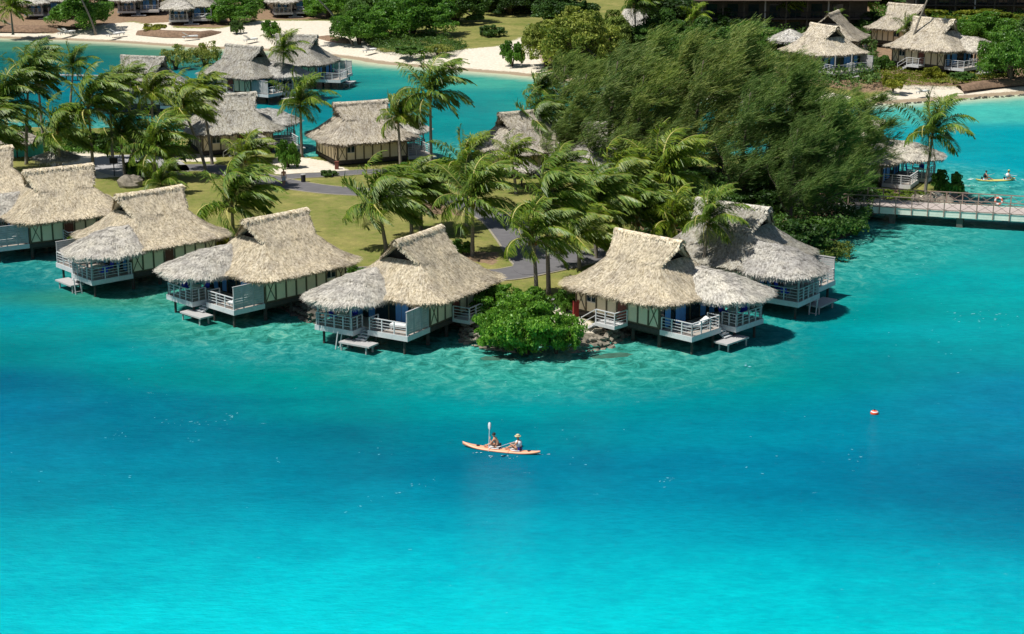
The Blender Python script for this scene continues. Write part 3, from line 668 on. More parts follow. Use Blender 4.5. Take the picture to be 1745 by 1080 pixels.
H['r3']=hut('r3',1428,46,-62,1,'pale grey bungalow in the right garden with its gable facing the water',(.88,.91,1.0),near=False,lanai=False,seed=1,zf=2.4,group=FG)
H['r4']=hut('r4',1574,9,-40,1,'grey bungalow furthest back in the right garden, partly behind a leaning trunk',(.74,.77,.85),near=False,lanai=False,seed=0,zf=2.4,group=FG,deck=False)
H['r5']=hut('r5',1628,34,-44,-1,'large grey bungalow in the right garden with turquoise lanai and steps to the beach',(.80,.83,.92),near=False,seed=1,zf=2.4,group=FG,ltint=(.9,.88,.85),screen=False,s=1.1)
# small round thatched shelters
def cone_roof(r,z0,z1,cnt,seed):
    rng=np.random.default_rng(seed); rows=[]
    for k in range(7):
        t=k/6; rr=.05+(r-.05)*t; z=z1-(z1-z0)*(t**1.1); rows.append([(rr*math.cos(2*math.pi*i/32),rr*math.sin(2*math.pi*i/32),z) for i in range(32)])
    S=wob(np.array(rows),.03,seed); e0=S[-1]; e1=e0.copy(); e1[:,2]-=.12; e1[:,:2]*=.9
    return np.concatenate([mbquads(None,S),mbquads(None,np.stack([e0,e1])),blades(S,cnt,rng,.4,.09,.1),fringe(e0,None,cnt//3,rng,.35,.07)])
def shelter(px,py,r,hh,label,gz=1.0,posts=1,tint=(1,1,1)):
    x,y=G(px,py,gz); t=empty('thatched_shelter',(x,y,gz),0,label,'thatched shelter')
    o=link(bpy.data.objects.new('thatch_roof',qmesh('thatch_roof',cone_roof(r,hh*.66,hh,900 if r<2.5 else 1600,int(px)),M['lanai_thatch'])),t); o.color=(*tint,1)
    for i in range(posts):
        a=2*math.pi*i/posts+.5; rr=0 if posts==1 else r*.62
        MB().tube([(rr*math.cos(a),rr*math.sin(a),-.3),(rr*math.cos(a),rr*math.sin(a),hh*.75)],.09,8).build('post',M['stilt'],t)
    return t
shelter(889,318,1.55,2.9,'small thatched umbrella on one post beside the path and lawn',tint=(.9,.88,.85))
shelter(1344,100,3.4,4.6,'small round thatched hut left of the pale garden bungalow',1.3,6,(.95,.95,.95))
shelter(30,268,2.6,3.0,'thatched parasol by the turquoise fence at the left edge',1,1,(.85,.8,.75))
shelter(98,296,2.4,2.6,'low thatched parasol beside the white courtyard behind the far left roof',1,1,(.8,.78,.76))
shelter(437,275,1.9,3.2,'thatched parasol behind the windblown palm near the path',1,1,(.9,.86,.8))
# ---------------------------------------------------------------- furniture
def lounger_proto():
    t=empty('sun_lounger',(0,0,0))
    g=MB(); g.box(-1,1,-.32,-.26,.24,.30); g.box(-1,1,.26,.32,.24,.30); g.box(-1,-.94,-.32,.32,.24,.30); g.box(.94,1,-.32,.32,.24,.30)
    for i in range(10): g.box(-.9+i*.2,-.78+i*.2,-.26,.26,.26,.29)
    g.build('frame',M['white'],t)
    for x in (-.85,.85):
        for y in (-.28,.28): MB().box(x-.03,x+.03,y-.03,y+.03,0,.24).build('leg',M['white'],t)
    g=MB(); prof=[(-1,.31),(.2,.31),(.95,.78)]
    g.rings([[(x,-.3,z),(x,.3,z),(x-.02,.3,z+.1),(x-.02,-.3,z+.1)] for x,z in prof]); g.add([(-1,-.3,.31),(-1,.3,.31),(-1.02,.3,.41),(-1.02,-.3,.41)],[(0,1,2,3)]); g.build('mattress',M['cushion'],t)
    return t
LP=lounger_proto(); first=[True]
def lounger(loc,rz,label,group='white sun loungers'):
    o=LP if first[0] else copy_tree(LP); first[0]=False
    o.location=loc; o.rotation_euler=(0,0,rz); o.scale=((1.3,)*3 if 'beach lounger' in label else (1,1,1)); tag(o,label,'sun lounger',group); return o
def yw(h): return H[h].rotation_euler.z
lounger(hp('4',5.6,2.4,0),yw('4')+R(100),'white lounger on the sun deck of the bungalow with blue curtains')
lounger(hp('3',5.6,2.6,0),yw('3')+R(180),'white lounger half behind the slatted screen beside the lawn bungalow')
lounger(hp('5',5.9,-1.8,0),yw('5')+R(60),'lounger with raised back on the deck right of the big bush')
lounger(hp('2',5.7,-2.0,0),yw('2')+R(150),'white lounger on the left deck of the bungalow with ladder')
lounger(hp('6',5.6,2.6,0),yw('6')+R(180),'rear one of two white loungers on the grey bungalow deck')
lounger(hp('6',5.6,1.2,0),yw('6')+R(180),'front one of two white loungers on the grey bungalow deck')
lounger(hp('1',5.6,2.6,0),yw('1')+R(180),'white lounger on the deck at the far left edge')
lounger(hp('m3',5.6,2,0),yw('m3')+R(180),'white lounger on the deck over the inner lagoon near the beach')
lounger(hp('m2',5.6,-1.8,0),yw('m2')+R(180),'white lounger behind the screen left of the inner lagoon palm')
lounger(hp('f3',5.6,2,0),R(10),'white lounger on the raised deck of a far beach bungalow')
lounger(hp('f4',5.6,2,0),R(10),'lounger on the far deck behind the round shrub')
for (px,py,lb) in ((110,57,'left white beach lounger of a pair near the leaning trunk base'),(117,56,'right white beach lounger of a pair near the leaning trunk base'),
    (193,60,'white beach lounger right of the leaning trunk'),(200,58,'rear white beach lounger right of the leaning trunk'),(324,64,'white beach lounger below the brown planted bank'),
    (427,69,'white beach lounger near the grey bungalow roof'),(630,87,'white beach lounger at the foot of the right leaning trunk'),(1572,157,'flat white lounger on the right beach')):
    x,y=G(px,py,.9); lounger((x,y,zat(py,y)+0.02 if False else .75),R(200+px%40),lb,'white beach loungers')
def table_proto():
    t=empty('round_table'); MB().tube([(0,0,.70),(0,0,.74)],.5,20).build('table_top',M['cushion'],t); MB().tube([(0,0,0),(0,0,.7)],.05,8).build('leg',M['grey'],t); MB().tube([(0,0,0),(0,0,.04)],.28,14).build('base',M['grey'],t); return t
def chair_proto():
    t=empty('deck_chair'); g=MB(); g.box(-.25,.25,-.25,.25,.42,.48); g.build('seat',M['bluef'],t); g=MB(); g.add([(-.27,-.25,.48),(-.27,.25,.48),(-.38,.25,1.0),(-.38,-.25,1.0),(-.22,-.25,.48),(-.22,.25,.48),(-.33,.25,1.0),(-.33,-.25,1.0)],[(0,1,2,3),(7,6,5,4),(3,2,6,7),(0,4,5,1),(0,3,7,4),(1,5,6,2)]); g.build('backrest',M['bluef'],t)
    for x in (-.22,.22):
        for y in (-.22,.22): MB().bar((x,y,0),(x,y,.42),.04).build('leg',M['grey'],t)
    return t
TP=table_proto(); CPp=chair_proto(); ft=[True]; fc=[True]
for h,mm,nm in (('3',1,'lawn bungalow with slatted screen'),('4',1,'bungalow with bright blue curtains'),('5',-1,'bungalow right of the big bush'),('2',-1,'bungalow with the ladder'),('6',1,'grey bungalow on the right'),('m8',-1,'bungalow behind the footbridge')):
    o=TP if ft[0] else copy_tree(TP); ft[0]=False; o.location=hp(h,6.3,-2.3*mm); tag(o,'round white table on the covered lanai of the '+nm,'table','lanai tables')
    for k,(dx,dy,rz,w) in enumerate(((-.9,0,0,'inner'),(.1,-.95*mm,R(90)*mm,'outer'))):
        o=CPp if fc[0] else copy_tree(CPp); fc[0]=False; o.location=hp(h,6.3+dx,-2.3*mm+dy); o.rotation_euler=(0,0,yw(h)+rz); tag(o,w+' blue chair at the lanai table of the '+nm,'chair','lanai chairs')
x,y=G(1467,121,1.3); o=copy_tree(CPp); o.location=(x,y,1.35); o.rotation_euler=(0,0,R(-60)); o.scale=(1.5,1.5,1.5); tag(o,'royal blue chair in front of the pale garden bungalow','chair')
# ---------------------------------------------------------------- footbridge
def bridge():
    A=np.array(G(1436,356,1.15)); B=np.array(G(1745,374,1.15)); d=(B-A)/np.linalg.norm(B-A); A=A-d*7; L=66; yaw=math.atan2(d[1],d[0]); W=3.3
    t=empty('footbridge',(A[0],A[1],1.15),yaw,'long wooden footbridge with crossed railings over the turquoise channel','bridge')
    g=MB(); g.box(0,L,0,W,.30,.42); g.build('bridge_deck',M['bdeck'],t)
    for y,n in ((-.16,'near'),(W,'far')):
        g=MB(); 
        for i in range(3): g.box(0,L,y,y+.15+.012*(i%2),-.18+i*.2,.01+i*.2)
        g.build('side_beam',M['greenw'],t)
        g=MB(); yy=y-.05 if y<0 else y+.2
        n_=int(L/1.5)
        for i in range(n_+1):
            x=i*1.5; g.bar((x,yy,-.2),(x,yy,1.5),.10)
            if i<n_: g.bar((x,yy,.5),(x+1.5,yy,1.4),.035); g.bar((x,yy,1.4),(x+1.5,yy,.5),.035)
        g.bar((0,yy,1.52),(L,yy,1.52),.13,.07); g.bar((0,yy,.5),(L,yy,.5),.05,.06); g.build('railing',M['rail'],t)
    for i in range(8):
        x=3.2+i*6.3+2.2
        for y in (.35,W-.5): MB().box(x-.3,x+.3,y-.28,y+.28,-2.8,-.1).build('pier',M['conc'],t)
        MB().box(x-.35,x+.35,0,W-.02,-.3,-.19).build('cross_beam',M['conc'],t)
    # life ring on far rail
    f=(1703-872.5)/CF; best=None
    for s in np.linspace(0,L,600):
        X=A+d*s+np.array([-d[1],d[0]])*(W+.1); yy=X[1]*math.cos(CP)-(2.2-CH)*math.sin(CP)
        e=abs(872.5+CF*X[0]/yy-1703)
        if best is None or e<best[0]: best=(e,s)
    X=A+d*best[1]+np.array([-d[1],d[0]])*(W+.06)
    r=empty('life_ring',(X[0],X[1],1.15+.98),yaw,'orange and white life ring hanging on the footbridge railing','life ring')
    for k in range(8):
        a0=2*math.pi*k/8; pts=[(.32*math.cos(a0+j*math.pi/16),0,.32*math.sin(a0+j*math.pi/16)) for j in range(5)]
        MB().tube(pts,.085,8).build('ring_segment',M['ring'] if k%2==0 else M['whitep'],r)
bridge()
# small jetty seen in the inner lagoon at left
a=np.array(G(95,126,.8)); b=np.array(G(150,130,.8)); jt=empty('jetty',(0,0,0),0,'thin pale jetty in the inner lagoon behind the left palms','jetty')
MB().bar((a[0]-6,a[1],.8),(b[0]+6,b[1],.8),.8,.12).build('walkway',M['grey'],jt)
for k in range(7): q=a+(b-a)*k/6; MB().tube([(q[0],q[1],-1),(q[0],q[1],.75)],.08,6).build('post',M['stilt'],jt)
# ---------------------------------------------------------------- coconut palms
WIND=np.array([1.0,-.12,.10])
def palm_crown(seed,nf=21,wind=1.0,L0=4.5):
    r=np.random.default_rng(seed); leaf=[]; rib=[]
    for f in range(nf):
        az=f*2.39996+r.normal(0,.2); u=f/(nf-1); el=R(86-88*u**1.15+r.normal(0,7)); L=L0*1.08*(.72+.3*math.sin(math.pi*min(1,u*1.15+.15)))*r.uniform(.88,1.1)
        d=np.array([math.cos(az)*math.cos(el),math.sin(az)*math.cos(el),math.sin(el)]); p=np.array([0,0,0.0]); n=20; st=L/n; P=[p]; D=[d]
        for k in range(n):
            q=k/n; d=d+np.array([0,0,-1])*(.02+.11*q)*(1+.6*u)+WIND*wind*(.035+.08*q)*r.uniform(.8,1.2); d=d/np.linalg.norm(d); p=p+d*st; P.append(p); D.append(d)
        P=np.array(P); D=np.array(D)
        m=56; s=np.linspace(.10,.995,m); ix=np.minimum((s*n).astype(int),n-1); fr=(s*n-ix)[:,None]
        B=P[ix]*(1-fr)+P[ix+1]*fr; T=D[ix]
        up=np.array([0,0,1.0]); S=nrm(np.cross(T,up+r.normal(0,.25,3)))
        prof=(np.sin(np.clip(s*1.08+.05,0,1)*math.pi)**.55*1.15+.15)[:,None]*(L0/4.2)
        for sg in (-1,1):
            dr=nrm(S*sg*.9+T*.55+WIND*wind*.38+np.array([0,0,-.20])+r.normal(0,.10,(m,3)))
            l=prof*r.uniform(.8,1.1,(m,1)); M1=B+dr*l*.5; dr2=nrm(dr+np.array([0,0,-.75])+WIND*wind*.42+r.normal(0,.12,(m,3))); E_=M1+dr2*l*.5
            wv=nrm(np.cross(dr,np.array([0,0,1.0])+S*sg*.8)); w=.040*(L0/4.2)
            leaf.append(np.stack([B-wv*w*.6,B+wv*w*.6,M1+wv*w,M1-wv*w],1)); leaf.append(np.stack([M1-wv*w,M1+wv*w,E_+wv*w*.25,E_-wv*w*.25],1))
        wv=nrm(np.cross(D,up)); wd=np.linspace(.075,.02,len(P))[:,None]; Q=P+np.array([0,0,.02])
        rib.append(np.stack([Q[:-1]-wv[:-1]*wd[:-1],Q[:-1]+wv[:-1]*wd[:-1],Q[1:]+wv[1:]*wd[1:],Q[1:]-wv[1:]*wd[1:]],1))
    cn=MB()
    for k in range(9):
        a=r.uniform(0,6.28); c=np.array([.24*math.cos(a),.24*math.sin(a),-.28-.14*r.random()]); 
        rr=[]
        for i in range(5):
            th=math.pi*i/4; rr.append([(c[0]+.12*max(.05,math.sin(th))*math.cos(j*math.pi/3),c[1]+.12*max(.05,math.sin(th))*math.sin(j*math.pi/3),c[2]+.15*math.cos(th)) for j in range(6)])
        cn.rings(rr)
    return qmesh('crown',np.concatenate(leaf),M['palm']),qmesh('frond_rib',np.concatenate(rib),M['rachis']),cn.mesh('coconuts',M['coconut'],True)
PC=[palm_crown(100+i,19+(i%3)*2,[1.0,.75,1.25,.9,.45,1.1][i]) for i in range(6)]
PG='windblown coconut palms'
def palm(bx,by,cx,cy,v,s,label,gz=1.0,rot=0,tint=(1,1,1),dy=0.0,group=PG):
    x0,y0=G(bx,by,gz); y1=y0+dy; z1=zat(cy,y1); x1=xat(cx,y1,z1)
    t=empty('coconut_palm',(x0,y0,gz),0,label,'palm tree',group)
    P=[]; rd=[]; hh=z1-gz
    for k in range(13):
        u=k/12; e=u**1.35; P.append(((x1-x0)*e,(y1-y0)*e,-.4+(hh+.25)*u)); rd.append((.20-.09*u+(.10 if k==0 else 0))*(.8+.2*s))
    MB().tube(P,rd,8).build('trunk',M['trunk'],t,True)
    a,b,c=PC[v%6]; o=link(bpy.data.objects.new('crown',a),t); o.location=(x1-x0,y1-y0,hh-.1); o.scale=(s*1.17,s*1.17,s*1.17); o.rotation_euler=(0,0,rot); o.color=(*tint,1)
    r=link(bpy.data.objects.new('frond_rib',b),o); k=link(bpy.data.objects.new('coconuts',c),o); return t
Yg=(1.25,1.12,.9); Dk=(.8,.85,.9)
palm(118,232,125,112,4,.62,'small lone palm standing in front of the teal inner lagoon at upper left')
palm(45,280,48,140,0,1.05,'tall dark palm at upper left edge, rightmost of its dense clump',tint=Dk)
palm(20,290,6,175,1,1.1,'palm cut by the left edge with low spreading fronds',tint=Dk)
palm(75,255,62,110,3,.8,'palm whose top rises highest in the upper left clump',tint=Dk)
palm(-20,310,-25,225,2,1.1,'palm at the left edge above the far left pale roof',tint=Dk)
palm(104,300,98,228,2,1.0,'palm with grey trunk right beside the white courtyard',tint=(1,1,1))
palm(160,300,150,182,0,1.1,'tall palm above the second roof ridge from left, fronds streaming right')
palm(192,270,187,158,3,.8,'palm between the tall left palm and the grey roof behind')
palm(226,262,218,140,1,.62,'small palm top against the grey roof of the inner lagoon')
palm(262,268,258,160,5,.8,'middle palm of the grove with fruit visible under thin fronds',tint=Yg)
palm(352,292,312,184,2,.95,'palm with leaning curved trunk beside the cream back wall',tint=Yg)
palm(362,280,343,158,0,.72,'yellowish palm crown overlapping the left side of the back roof',tint=Yg)
palm(262,306,264,252,1,1.0,'palm with short thick trunk and crown low over the grove path')
palm(213,300,205,232,5,.85,'palm behind the black signpost',tint=Dk)
palm(272,330,276,312,4,.62,'young trunkless palm beside the grey boulder behind the roof ridge')
palm(398,405,395,347,0,1.12,'foreground palm between the second and third tan roofs, leaning fronds',tint=(1,1.02,1))
palm(432,320,420,268,3,.75,'palm just behind the foreground palm left of the walking person',tint=Yg)
palm(514,262,512,178,4,.85,'palm with straight grey trunk between two back roofs',tint=(1,1,.9))
palm(480,158,484,86,4,.72,'drooping palm in front of the beach side roof',tint=Yg)
palm(735,292,733,158,1,1.05,'tall palm in front of the inner lagoon with long hanging right fronds')
palm(683,285,678,200,5,.85,'palm covering the right end of the brownish grey roof',tint=(1.1,1,.9))
palm(659,428,643,348,2,1.05,'palm on the lawn with stout pale trunk behind the tan gable',tint=(1,1,1))
palm(702,400,698,338,0,.9,'lawn palm with slim dark trunk, left one of two',tint=(1,1,1))
palm(718,394,716,325,5,.85,'lawn palm with slim dark trunk, right one of two',tint=Yg)
palm(805,436,806,340,1,.98,'palm at the path edge standing over a small green shrub')
palm(795,385,795,285,4,.8,'palm beyond the path edge palm with yellow arching fronds',tint=Yg)
palm(915,512,909,405,3,.88,'palm in front of the big green bush with thin straight trunk')
palm(935,500,930,346,0,1.0,'tall palm with the thick trunk at the asphalt junction')
palm(988,458,984,402,2,.85,'short palm left of the pale ridge of the right tan roof',tint=Yg)
palm(1016,440,1012,350,5,.95,'palm behind the short palm at the asphalt junction')
palm(1060,420,1050,312,2,.95,'palm above the ridge of the right tan roof, left of its group',tint=Yg)
palm(1090,430,1085,372,0,.95,'low palm touching the ridge of the right tan roof')
palm(1140,420,1132,300,1,1.05,'tall palm with orange ribs in front of the dark feathery trees',tint=Yg)
palm(1150,440,1150,375,3,.8,'palm squeezed between the two right roofs',tint=Yg)
palm(1193,500,1209,376,4,.70,'palm with leaning trunk before the grey roof on the right')
palm(1433,322,1432,226,4,.9,'palm inside the feathery trees left of the footbridge bungalow',tint=Dk)
palm(1576,332,1590,226,4,.92,'lone palm against turquoise water above the footbridge',tint=(1,1,1))
palm(925,285,915,205,2,.85,'dark palm beside the narrow grey roof behind the path',tint=Dk)
palm(925,262,920,155,5,.7,'dark palm top left of the feathery trees',tint=Dk)
palm(880,330,872,268,1,.6,'yellow fronded palm beside the small thatched umbrella',tint=Yg)
palm(960,330,952,290,3,.75,'palm between the umbrella and the feathery trees',tint=(1,1,1))
palm(1083,95,1082,8,4,.75,'palm in front of the pale kiosk roof at top',1.3,tint=Dk)
palm(1095,92,1098,10,3,.7,'second palm trunk in front of the pale kiosk roof',1.3,tint=Dk)
palm(1345,60,1340,6,2,.8,'palm before the dark building at top right',1.3,tint=Yg)
palm(1395,50,1470,5,1,.7,'palm between the dark building and the back garden roof',1.3,tint=Yg)
palm(1425,45,1425,32,4,.42,'small palm standing in front of the rear garden gable',4.2,tint=Dk)
palm(1548,100,1546,48,4,.55,'small dark palm left of the large garden bungalow',1.3,tint=Dk)
palm(1190,90,1185,30,4,.6,'rounded bright palm in front of the dark building at top',1.3,tint=(1.3,1.25,.9))
palm(22,55,18,14,1,.9,'palm at the top left corner beside the first beach bungalow',1.3,tint=Yg)
palm(30,45,-40,20,2,.9,'yellowish palm crown cut by the top left corner',1.3,tint=Yg)
palm(163,56,112,-50,4,.8,'leaning beach palm trunk left of the beach loungers',.8)
palm(602,76,515,-30,3,.8,'long leaning beach palm trunk right of the second shrub',.9)
palm(1540,118,1596,-38,4,.8,'leaning pale trunk in front of the large garden bungalow',1.3)
# ---------------------------------------------------------------- feathery ironwood trees
def ironwood(seed,Hh=15,nl=34,nt_=30000,spread=1.0):
    r=np.random.default_rng(seed); wood=MB(); tw=[]; 
    tp=[]; p=np.array([0,0,-.4]); d=np.array([.05,0,1.0])
    for k in range(12):
        tp.append(p.copy()); d=nrm(d+r.normal(0,.06,3)+np.array([.035,0,0])); p=p+d*(Hh*.9/11)
    tp=np.array(tp); wood.tube([tuple(q) for q in tp],list(np.linspace(.26,.04,12)),7)
    pts=[];dirs=[]
    for l in range(nl):
        u=.12+.86*(l/(nl-1)); i=int(u*11); q=tp[i]+(tp[min(i+1,11)]-tp[i])*(u*11-i)
        az=r.uniform(0,6.28); L=spread*(5.6*(1-u)**.7+1.6)*r.uniform(.75,1.15)
        d=nrm(np.array([math.cos(az),math.sin(az),r.uniform(.35,.95)])); P=[q]; n=9
        for k in range(n):
            d=nrm(d+np.array([.14,-.03,.045])+r.normal(0,.09,3)); P.append(P[-1]+d*L/n)
        P=np.array(P); wood.tube([tuple(a) for a in P],list(np.linspace(.085*(1.2-u),.012,n+1)),4,False)
        for k in range(2,n+1):
            for j in range(6):
                dd=nrm(np.array([.6,-.1,.55])+nrm(r.normal(0,1,3))*.75+(P[k]-P[k-1])*.3); l2=r.uniform(.7,1.7)*(.6+.6*spread)
                a=P[k-1]+(P[k]-P[k-1])*r.random(); b=a+dd*l2; tw.append((a,b))
    tw=np.array(tw); n=nt_; ix=r.integers(0,len(tw),n); u=r.random((n,1)); a=tw[ix,0];b=tw[ix,1]; base=a*(1-u)+b*u+r.normal(0,.09,(n,3))
    dd=nrm(nrm(b-a)*.6+np.array([.65,-.1,.50])+r.normal(0,.30,(n,3))); L=r.uniform(.28,.75,(n,1)); side=nrm(np.cross(dd,r.normal(0,1,(n,3)))); w=.035
    mid=base+dd*L*.5; d2=nrm(dd+np.array([.3,-.05,-.15])); e=mid+d2*L*.5
    V=np.concatenate([np.stack([base-side*w*.7,base+side*w*.7,e+side*w*.3,e-side*w*.3],1)])
    return wood.mesh('trunk',M['bark'],True),qmesh('crown',V,M['casu'])
IW=[ironwood(1,15,26,19000),ironwood(2,15,23,16000,1.2),ironwood(3,14,20,9500,1.0)]
def iron(bx,by,ty,v,label,gz=1.0,tint=(1,1,1),rot=0,wide=1.12,grp='feathery ironwood trees'):
    x,y=G(bx,by,gz); h=zat(ty,y)-gz; s=h/15.5; t=empty('ironwood_tree',(x,y,gz),rot,label,'tree',grp)
    a,b=IW[v%3]
    for nme,me in (('trunk',a),('crown',b)):
        o=link(bpy.data.objects.new(nme,me),t); o.scale=(s*wide,s*wide,s); o.color=(*tint,1)
    return t
iron(1035,318,66,1,'sparse ironwood tree with bare dark branches showing teal water through it',wide=1.3)
iron(1082,330,92,1,'olive ironwood tree right of the sparse one, above the palms',tint=(1.15,1.1,.9))
iron(1135,300,40,0,'tall ironwood tree with grey green swept plumes near the centre of the grove',tint=(1.2,1.12,1.0))
iron(1180,335,60,1,'ironwood tree behind the palm with orange ribs',tint=(1.05,1.0,.9))
iron(1225,300,26,0,'tallest ironwood tree of the grove with silvery swept top',tint=(1.3,1.22,1.15),rot=.25)
iron(1262,360,120,1,'dark ironwood tree directly behind the grey bungalow ridge',tint=(.8,.9,.8),wide=1.1)
iron(1310,352,92,0,'dense ironwood tree in the dark middle of the grove',tint=(.72,.82,.70),rot=-.2,wide=1.15)
iron(1345,385,190,1,'darkest ironwood tree standing at the water beside the grey bungalow',tint=(.72,.82,.7),wide=1.1)
iron(1385,380,150,0,'ironwood tree at the footbridge end with branches over the bridge',tint=(.85,.95,.75),rot=.3,wide=1.1)
iron(1412,350,150,2,'smaller ironwood tree in front of the footbridge bungalow',tint=(.9,.95,.75))
iron(1330,290,80,1,'ironwood tree below the pale garden bungalow',tint=(1.1,1.05,.85),rot=.15)
iron(1400,296,112,2,'ironwood tree whose tips reach the right beach',tint=(1.0,1.0,.8),wide=1.2)
iron(1438,330,200,2,'thin ironwood tree beside the palm near the footbridge',tint=(.8,.9,.75),wide=.7)
iron(985,300,95,1,'open ironwood tree beside the narrow grey roof',tint=(1.0,1.0,.85),wide=1.35)
iron(932,300,140,2,'thin ironwood tree between the dark palms and the narrow grey roof',tint=(1.0,1.0,.85),wide=1.2)
iron(962,275,84,1,'see-through ironwood tree in front of the white beach end',tint=(1.05,1.05,.85),rot=.5,wide=1.3)
iron(1010,262,70,2,'bare branched ironwood tree over the inner lagoon end',tint=(1.1,1.05,.9),rot=-.3,wide=1.3)
iron(1085,270,36,0,'ironwood tree at the back left of the feathery grove',tint=(1.1,1.1,.9),rot=.2)
# ---------------------------------------------------------------- broad leaved trees and shrubs
def leafy(seed,nb,nleaf,rx,rz,leaf=.24,low=.04,flat=.75,rr=(.2,.38),qm=.8):
    r=np.random.default_rng(seed); bl=[]
    for k in range(nb):
        a=r.uniform(0,6.28); q=math.sqrt(r.random())*qm; bl.append((rx*q*math.cos(a),rx*q*math.sin(a),rz*(low+(1-low)*r.uniform(.15,.8)*(1.05-q*.55)),rx*r.uniform(*rr)))
    ix=r.integers(0,nb,nleaf); B=np.array(bl)[ix]; d=nrm(r.normal(0,1,(nleaf,3))+np.array([0,0,.25])); rad=B[:,3:4]*(r.random((nleaf,1))**.3)
    # leaf clumps
    c=B[:,:3]+d*rad*np.array([1,1,flat]); c+=.10*rx*np.sin(c*2.6/rx*3+ix[:,None])
    c[:,2]=np.maximum(c[:,2],.05)
    nrm_=nrm(d*.6+r.normal(0,.6,(nleaf,3))); s1=nrm(np.cross(nrm_,r.normal(0,1,(nleaf,3)))); s2=nrm(np.cross(nrm_,s1)); L=leaf*r.uniform(.6,1.3,(nleaf,1))
    V=np.stack([c-s1*L*.5,c-s2*L*.28,c+s1*L*.5,c+s2*L*.28],1)
    w=MB(); 
    for k in range(min(nb,9)):
        b=bl[k]; w.tube([(0,0,-.3),(b[0]*.25,b[1]*.25,rz*.25),(b[0]*.7,b[1]*.7,b[2]*.75),(b[0],b[1],b[2])],[rx*.05+.03,rx*.04+.02,rx*.02+.01,.02],5,False)
    return V,w
LV={}
def leafmesh(key,seed,mat,*a,**k):
    if key not in LV:
        V,w=leafy(seed,*a,**k); LV[key]=(qmesh('crown',V,M[mat]),w.mesh('trunk',M['bark'],True))
    return LV[key]
def bush(name,cat,px,py,wpx,hpx,key,label,gz=1.0,tint=(1,1,1),rot=0,group=None,dx=0):
    """px,py: photo base point; wpx,hpx photo size of crown"""
    x,y=G(px,py,gz); sx=CF/(y*math.cos(CP)+(CH-gz)*math.sin(CP)); rx=wpx/2/sx; h=zat(py-hpx,y+rx*.1)-gz
    kinds={'t1':('t1',1,'leafg',44,30000,3.6,6,.26,.04,.75,(.16,.36),.85),'t2':('t2',2,'leafd',40,30000,3.6,6,.26,.04,.75,(.16,.36),.85),'t3':('t3',3,'leafy',46,22000,3.6,6,.24,.04,.9,(.12,.32),.85),
     's1':('s1',4,'leafg',20,9000,1.5,1.9,.2,.1),'s2':('s2',5,'leafd',20,8000,1.5,1.9,.2,.1),'s3':('s3',6,'leafl',18,5000,1.5,1.9,.22,.1),'s4':('s4',7,'leafy',24,4500,1.5,1.9,.12,.1),'big':('big',8,'leafg',46,20000,4,5,.34,.0,.8,(.13,.30),.92)}
    kk=kinds[key]; cr,tr=leafmesh(*kk); bx=kk[5]*1.02; bz=kk[6]*.9
    t=empty(name,(x,y,gz),rot,label,cat,group)
    for nme,me in (('trunk',tr),('crown',cr)):
        o=link(bpy.data.objects.new(nme,me),t); o.scale=(rx/bx,rx/bx,h/bz); o.color=(*tint,1)
    return t
T=lambda *a,**k: bush('broadleaf_tree','tree',*a,**k)
S=lambda *a,**k: bush('shrub','shrub',*a,**k)
TG='broad leaved trees on the far beach'
T(142,46,108,66,'t1','round green tree behind the left leaning trunk',1.2,group=TG)
T(398,40,90,60,'t1','green tree between the deck with lounger and the round shrub',1.2,group=TG,rot=2)
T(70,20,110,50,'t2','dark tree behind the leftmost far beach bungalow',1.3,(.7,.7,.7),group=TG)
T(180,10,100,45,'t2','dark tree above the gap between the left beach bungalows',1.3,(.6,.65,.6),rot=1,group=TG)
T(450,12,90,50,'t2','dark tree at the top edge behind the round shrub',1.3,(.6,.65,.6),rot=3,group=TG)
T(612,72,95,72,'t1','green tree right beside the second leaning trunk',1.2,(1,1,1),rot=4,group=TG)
T(640,45,110,70,'t2','green tree behind the left side of the beach lawn',1.3,(1.2,1.25,1.1),rot=1,group=TG)
T(700,60,150,95,'t1','broad spreading tree with a visible forked trunk on the beach lawn',1.3,(.85,.9,.9),rot=2.5,group=TG)
T(775,38,130,80,'t2','large dark tree shading the right of the beach lawn',1.3,(1.1,1.15,1),rot=2,group=TG)
T(760,10,160,70,'t1','green tree at the top edge above the beach lawn',1.3,(.8,.85,.85),rot=.5,group=TG)
T(560,30,80,60,'t1','pale green tree at the top between beach bungalow and lawn',1.3,(1.1,1.1,1),rot=.7,group=TG)
T(870,25,110,60,'t2','dark tree at the top edge with trunks behind the lawn',1.3,(.5,.55,.55),rot=.5,group=TG)
T(930,108,90,95,'t3','yellow green tree on the beach left of the feathery grove',1.2,(.95,1,.9),group=TG)
T(985,112,150,125,'t3','large olive yellow tree behind the beach, tallest of that colour',1.2,(1,1.05,.9),rot=1.3,group=TG)
T(1030,95,110,100,'t3','olive tree left of the pale kiosk roof',1.2,(.75,.9,.8),rot=2.9,group=TG)
T(960,40,130,60,'t2','dark green tree above the olive yellow tree at the top edge',1.3,(.7,.8,.7),rot=2,group=TG)
T(1130,95,120,80,'t2','green tree right of the pale kiosk roof',1.3,(1.0,1.1,.9),rot=.4,group=TG)
T(1200,105,120,75,'t2','green tree in front of the dark building behind the grove',1.3,(1.1,1.2,1),rot=3.4,group=TG)
T(1240,60,110,48,'t2','dark tree standing against the long dark lodge at top',1.3,(.7,.8,.7),rot=2.2,group=TG)
T(1330,52,100,40,'t2','dark tree between the lodge and the small round thatched hut',1.3,(.6,.7,.6),rot=1.2,group=TG)
T(1280,95,120,66,'t1','bushy green tree left of the small round thatched hut',1.3,(.8,.85,.8),rot=4.4,group=TG)
T(1722,135,110,108,'t1','large green tree at the right edge beside the garden bungalow',1.3,(.95,.95,.95),rot=.3,group=TG)
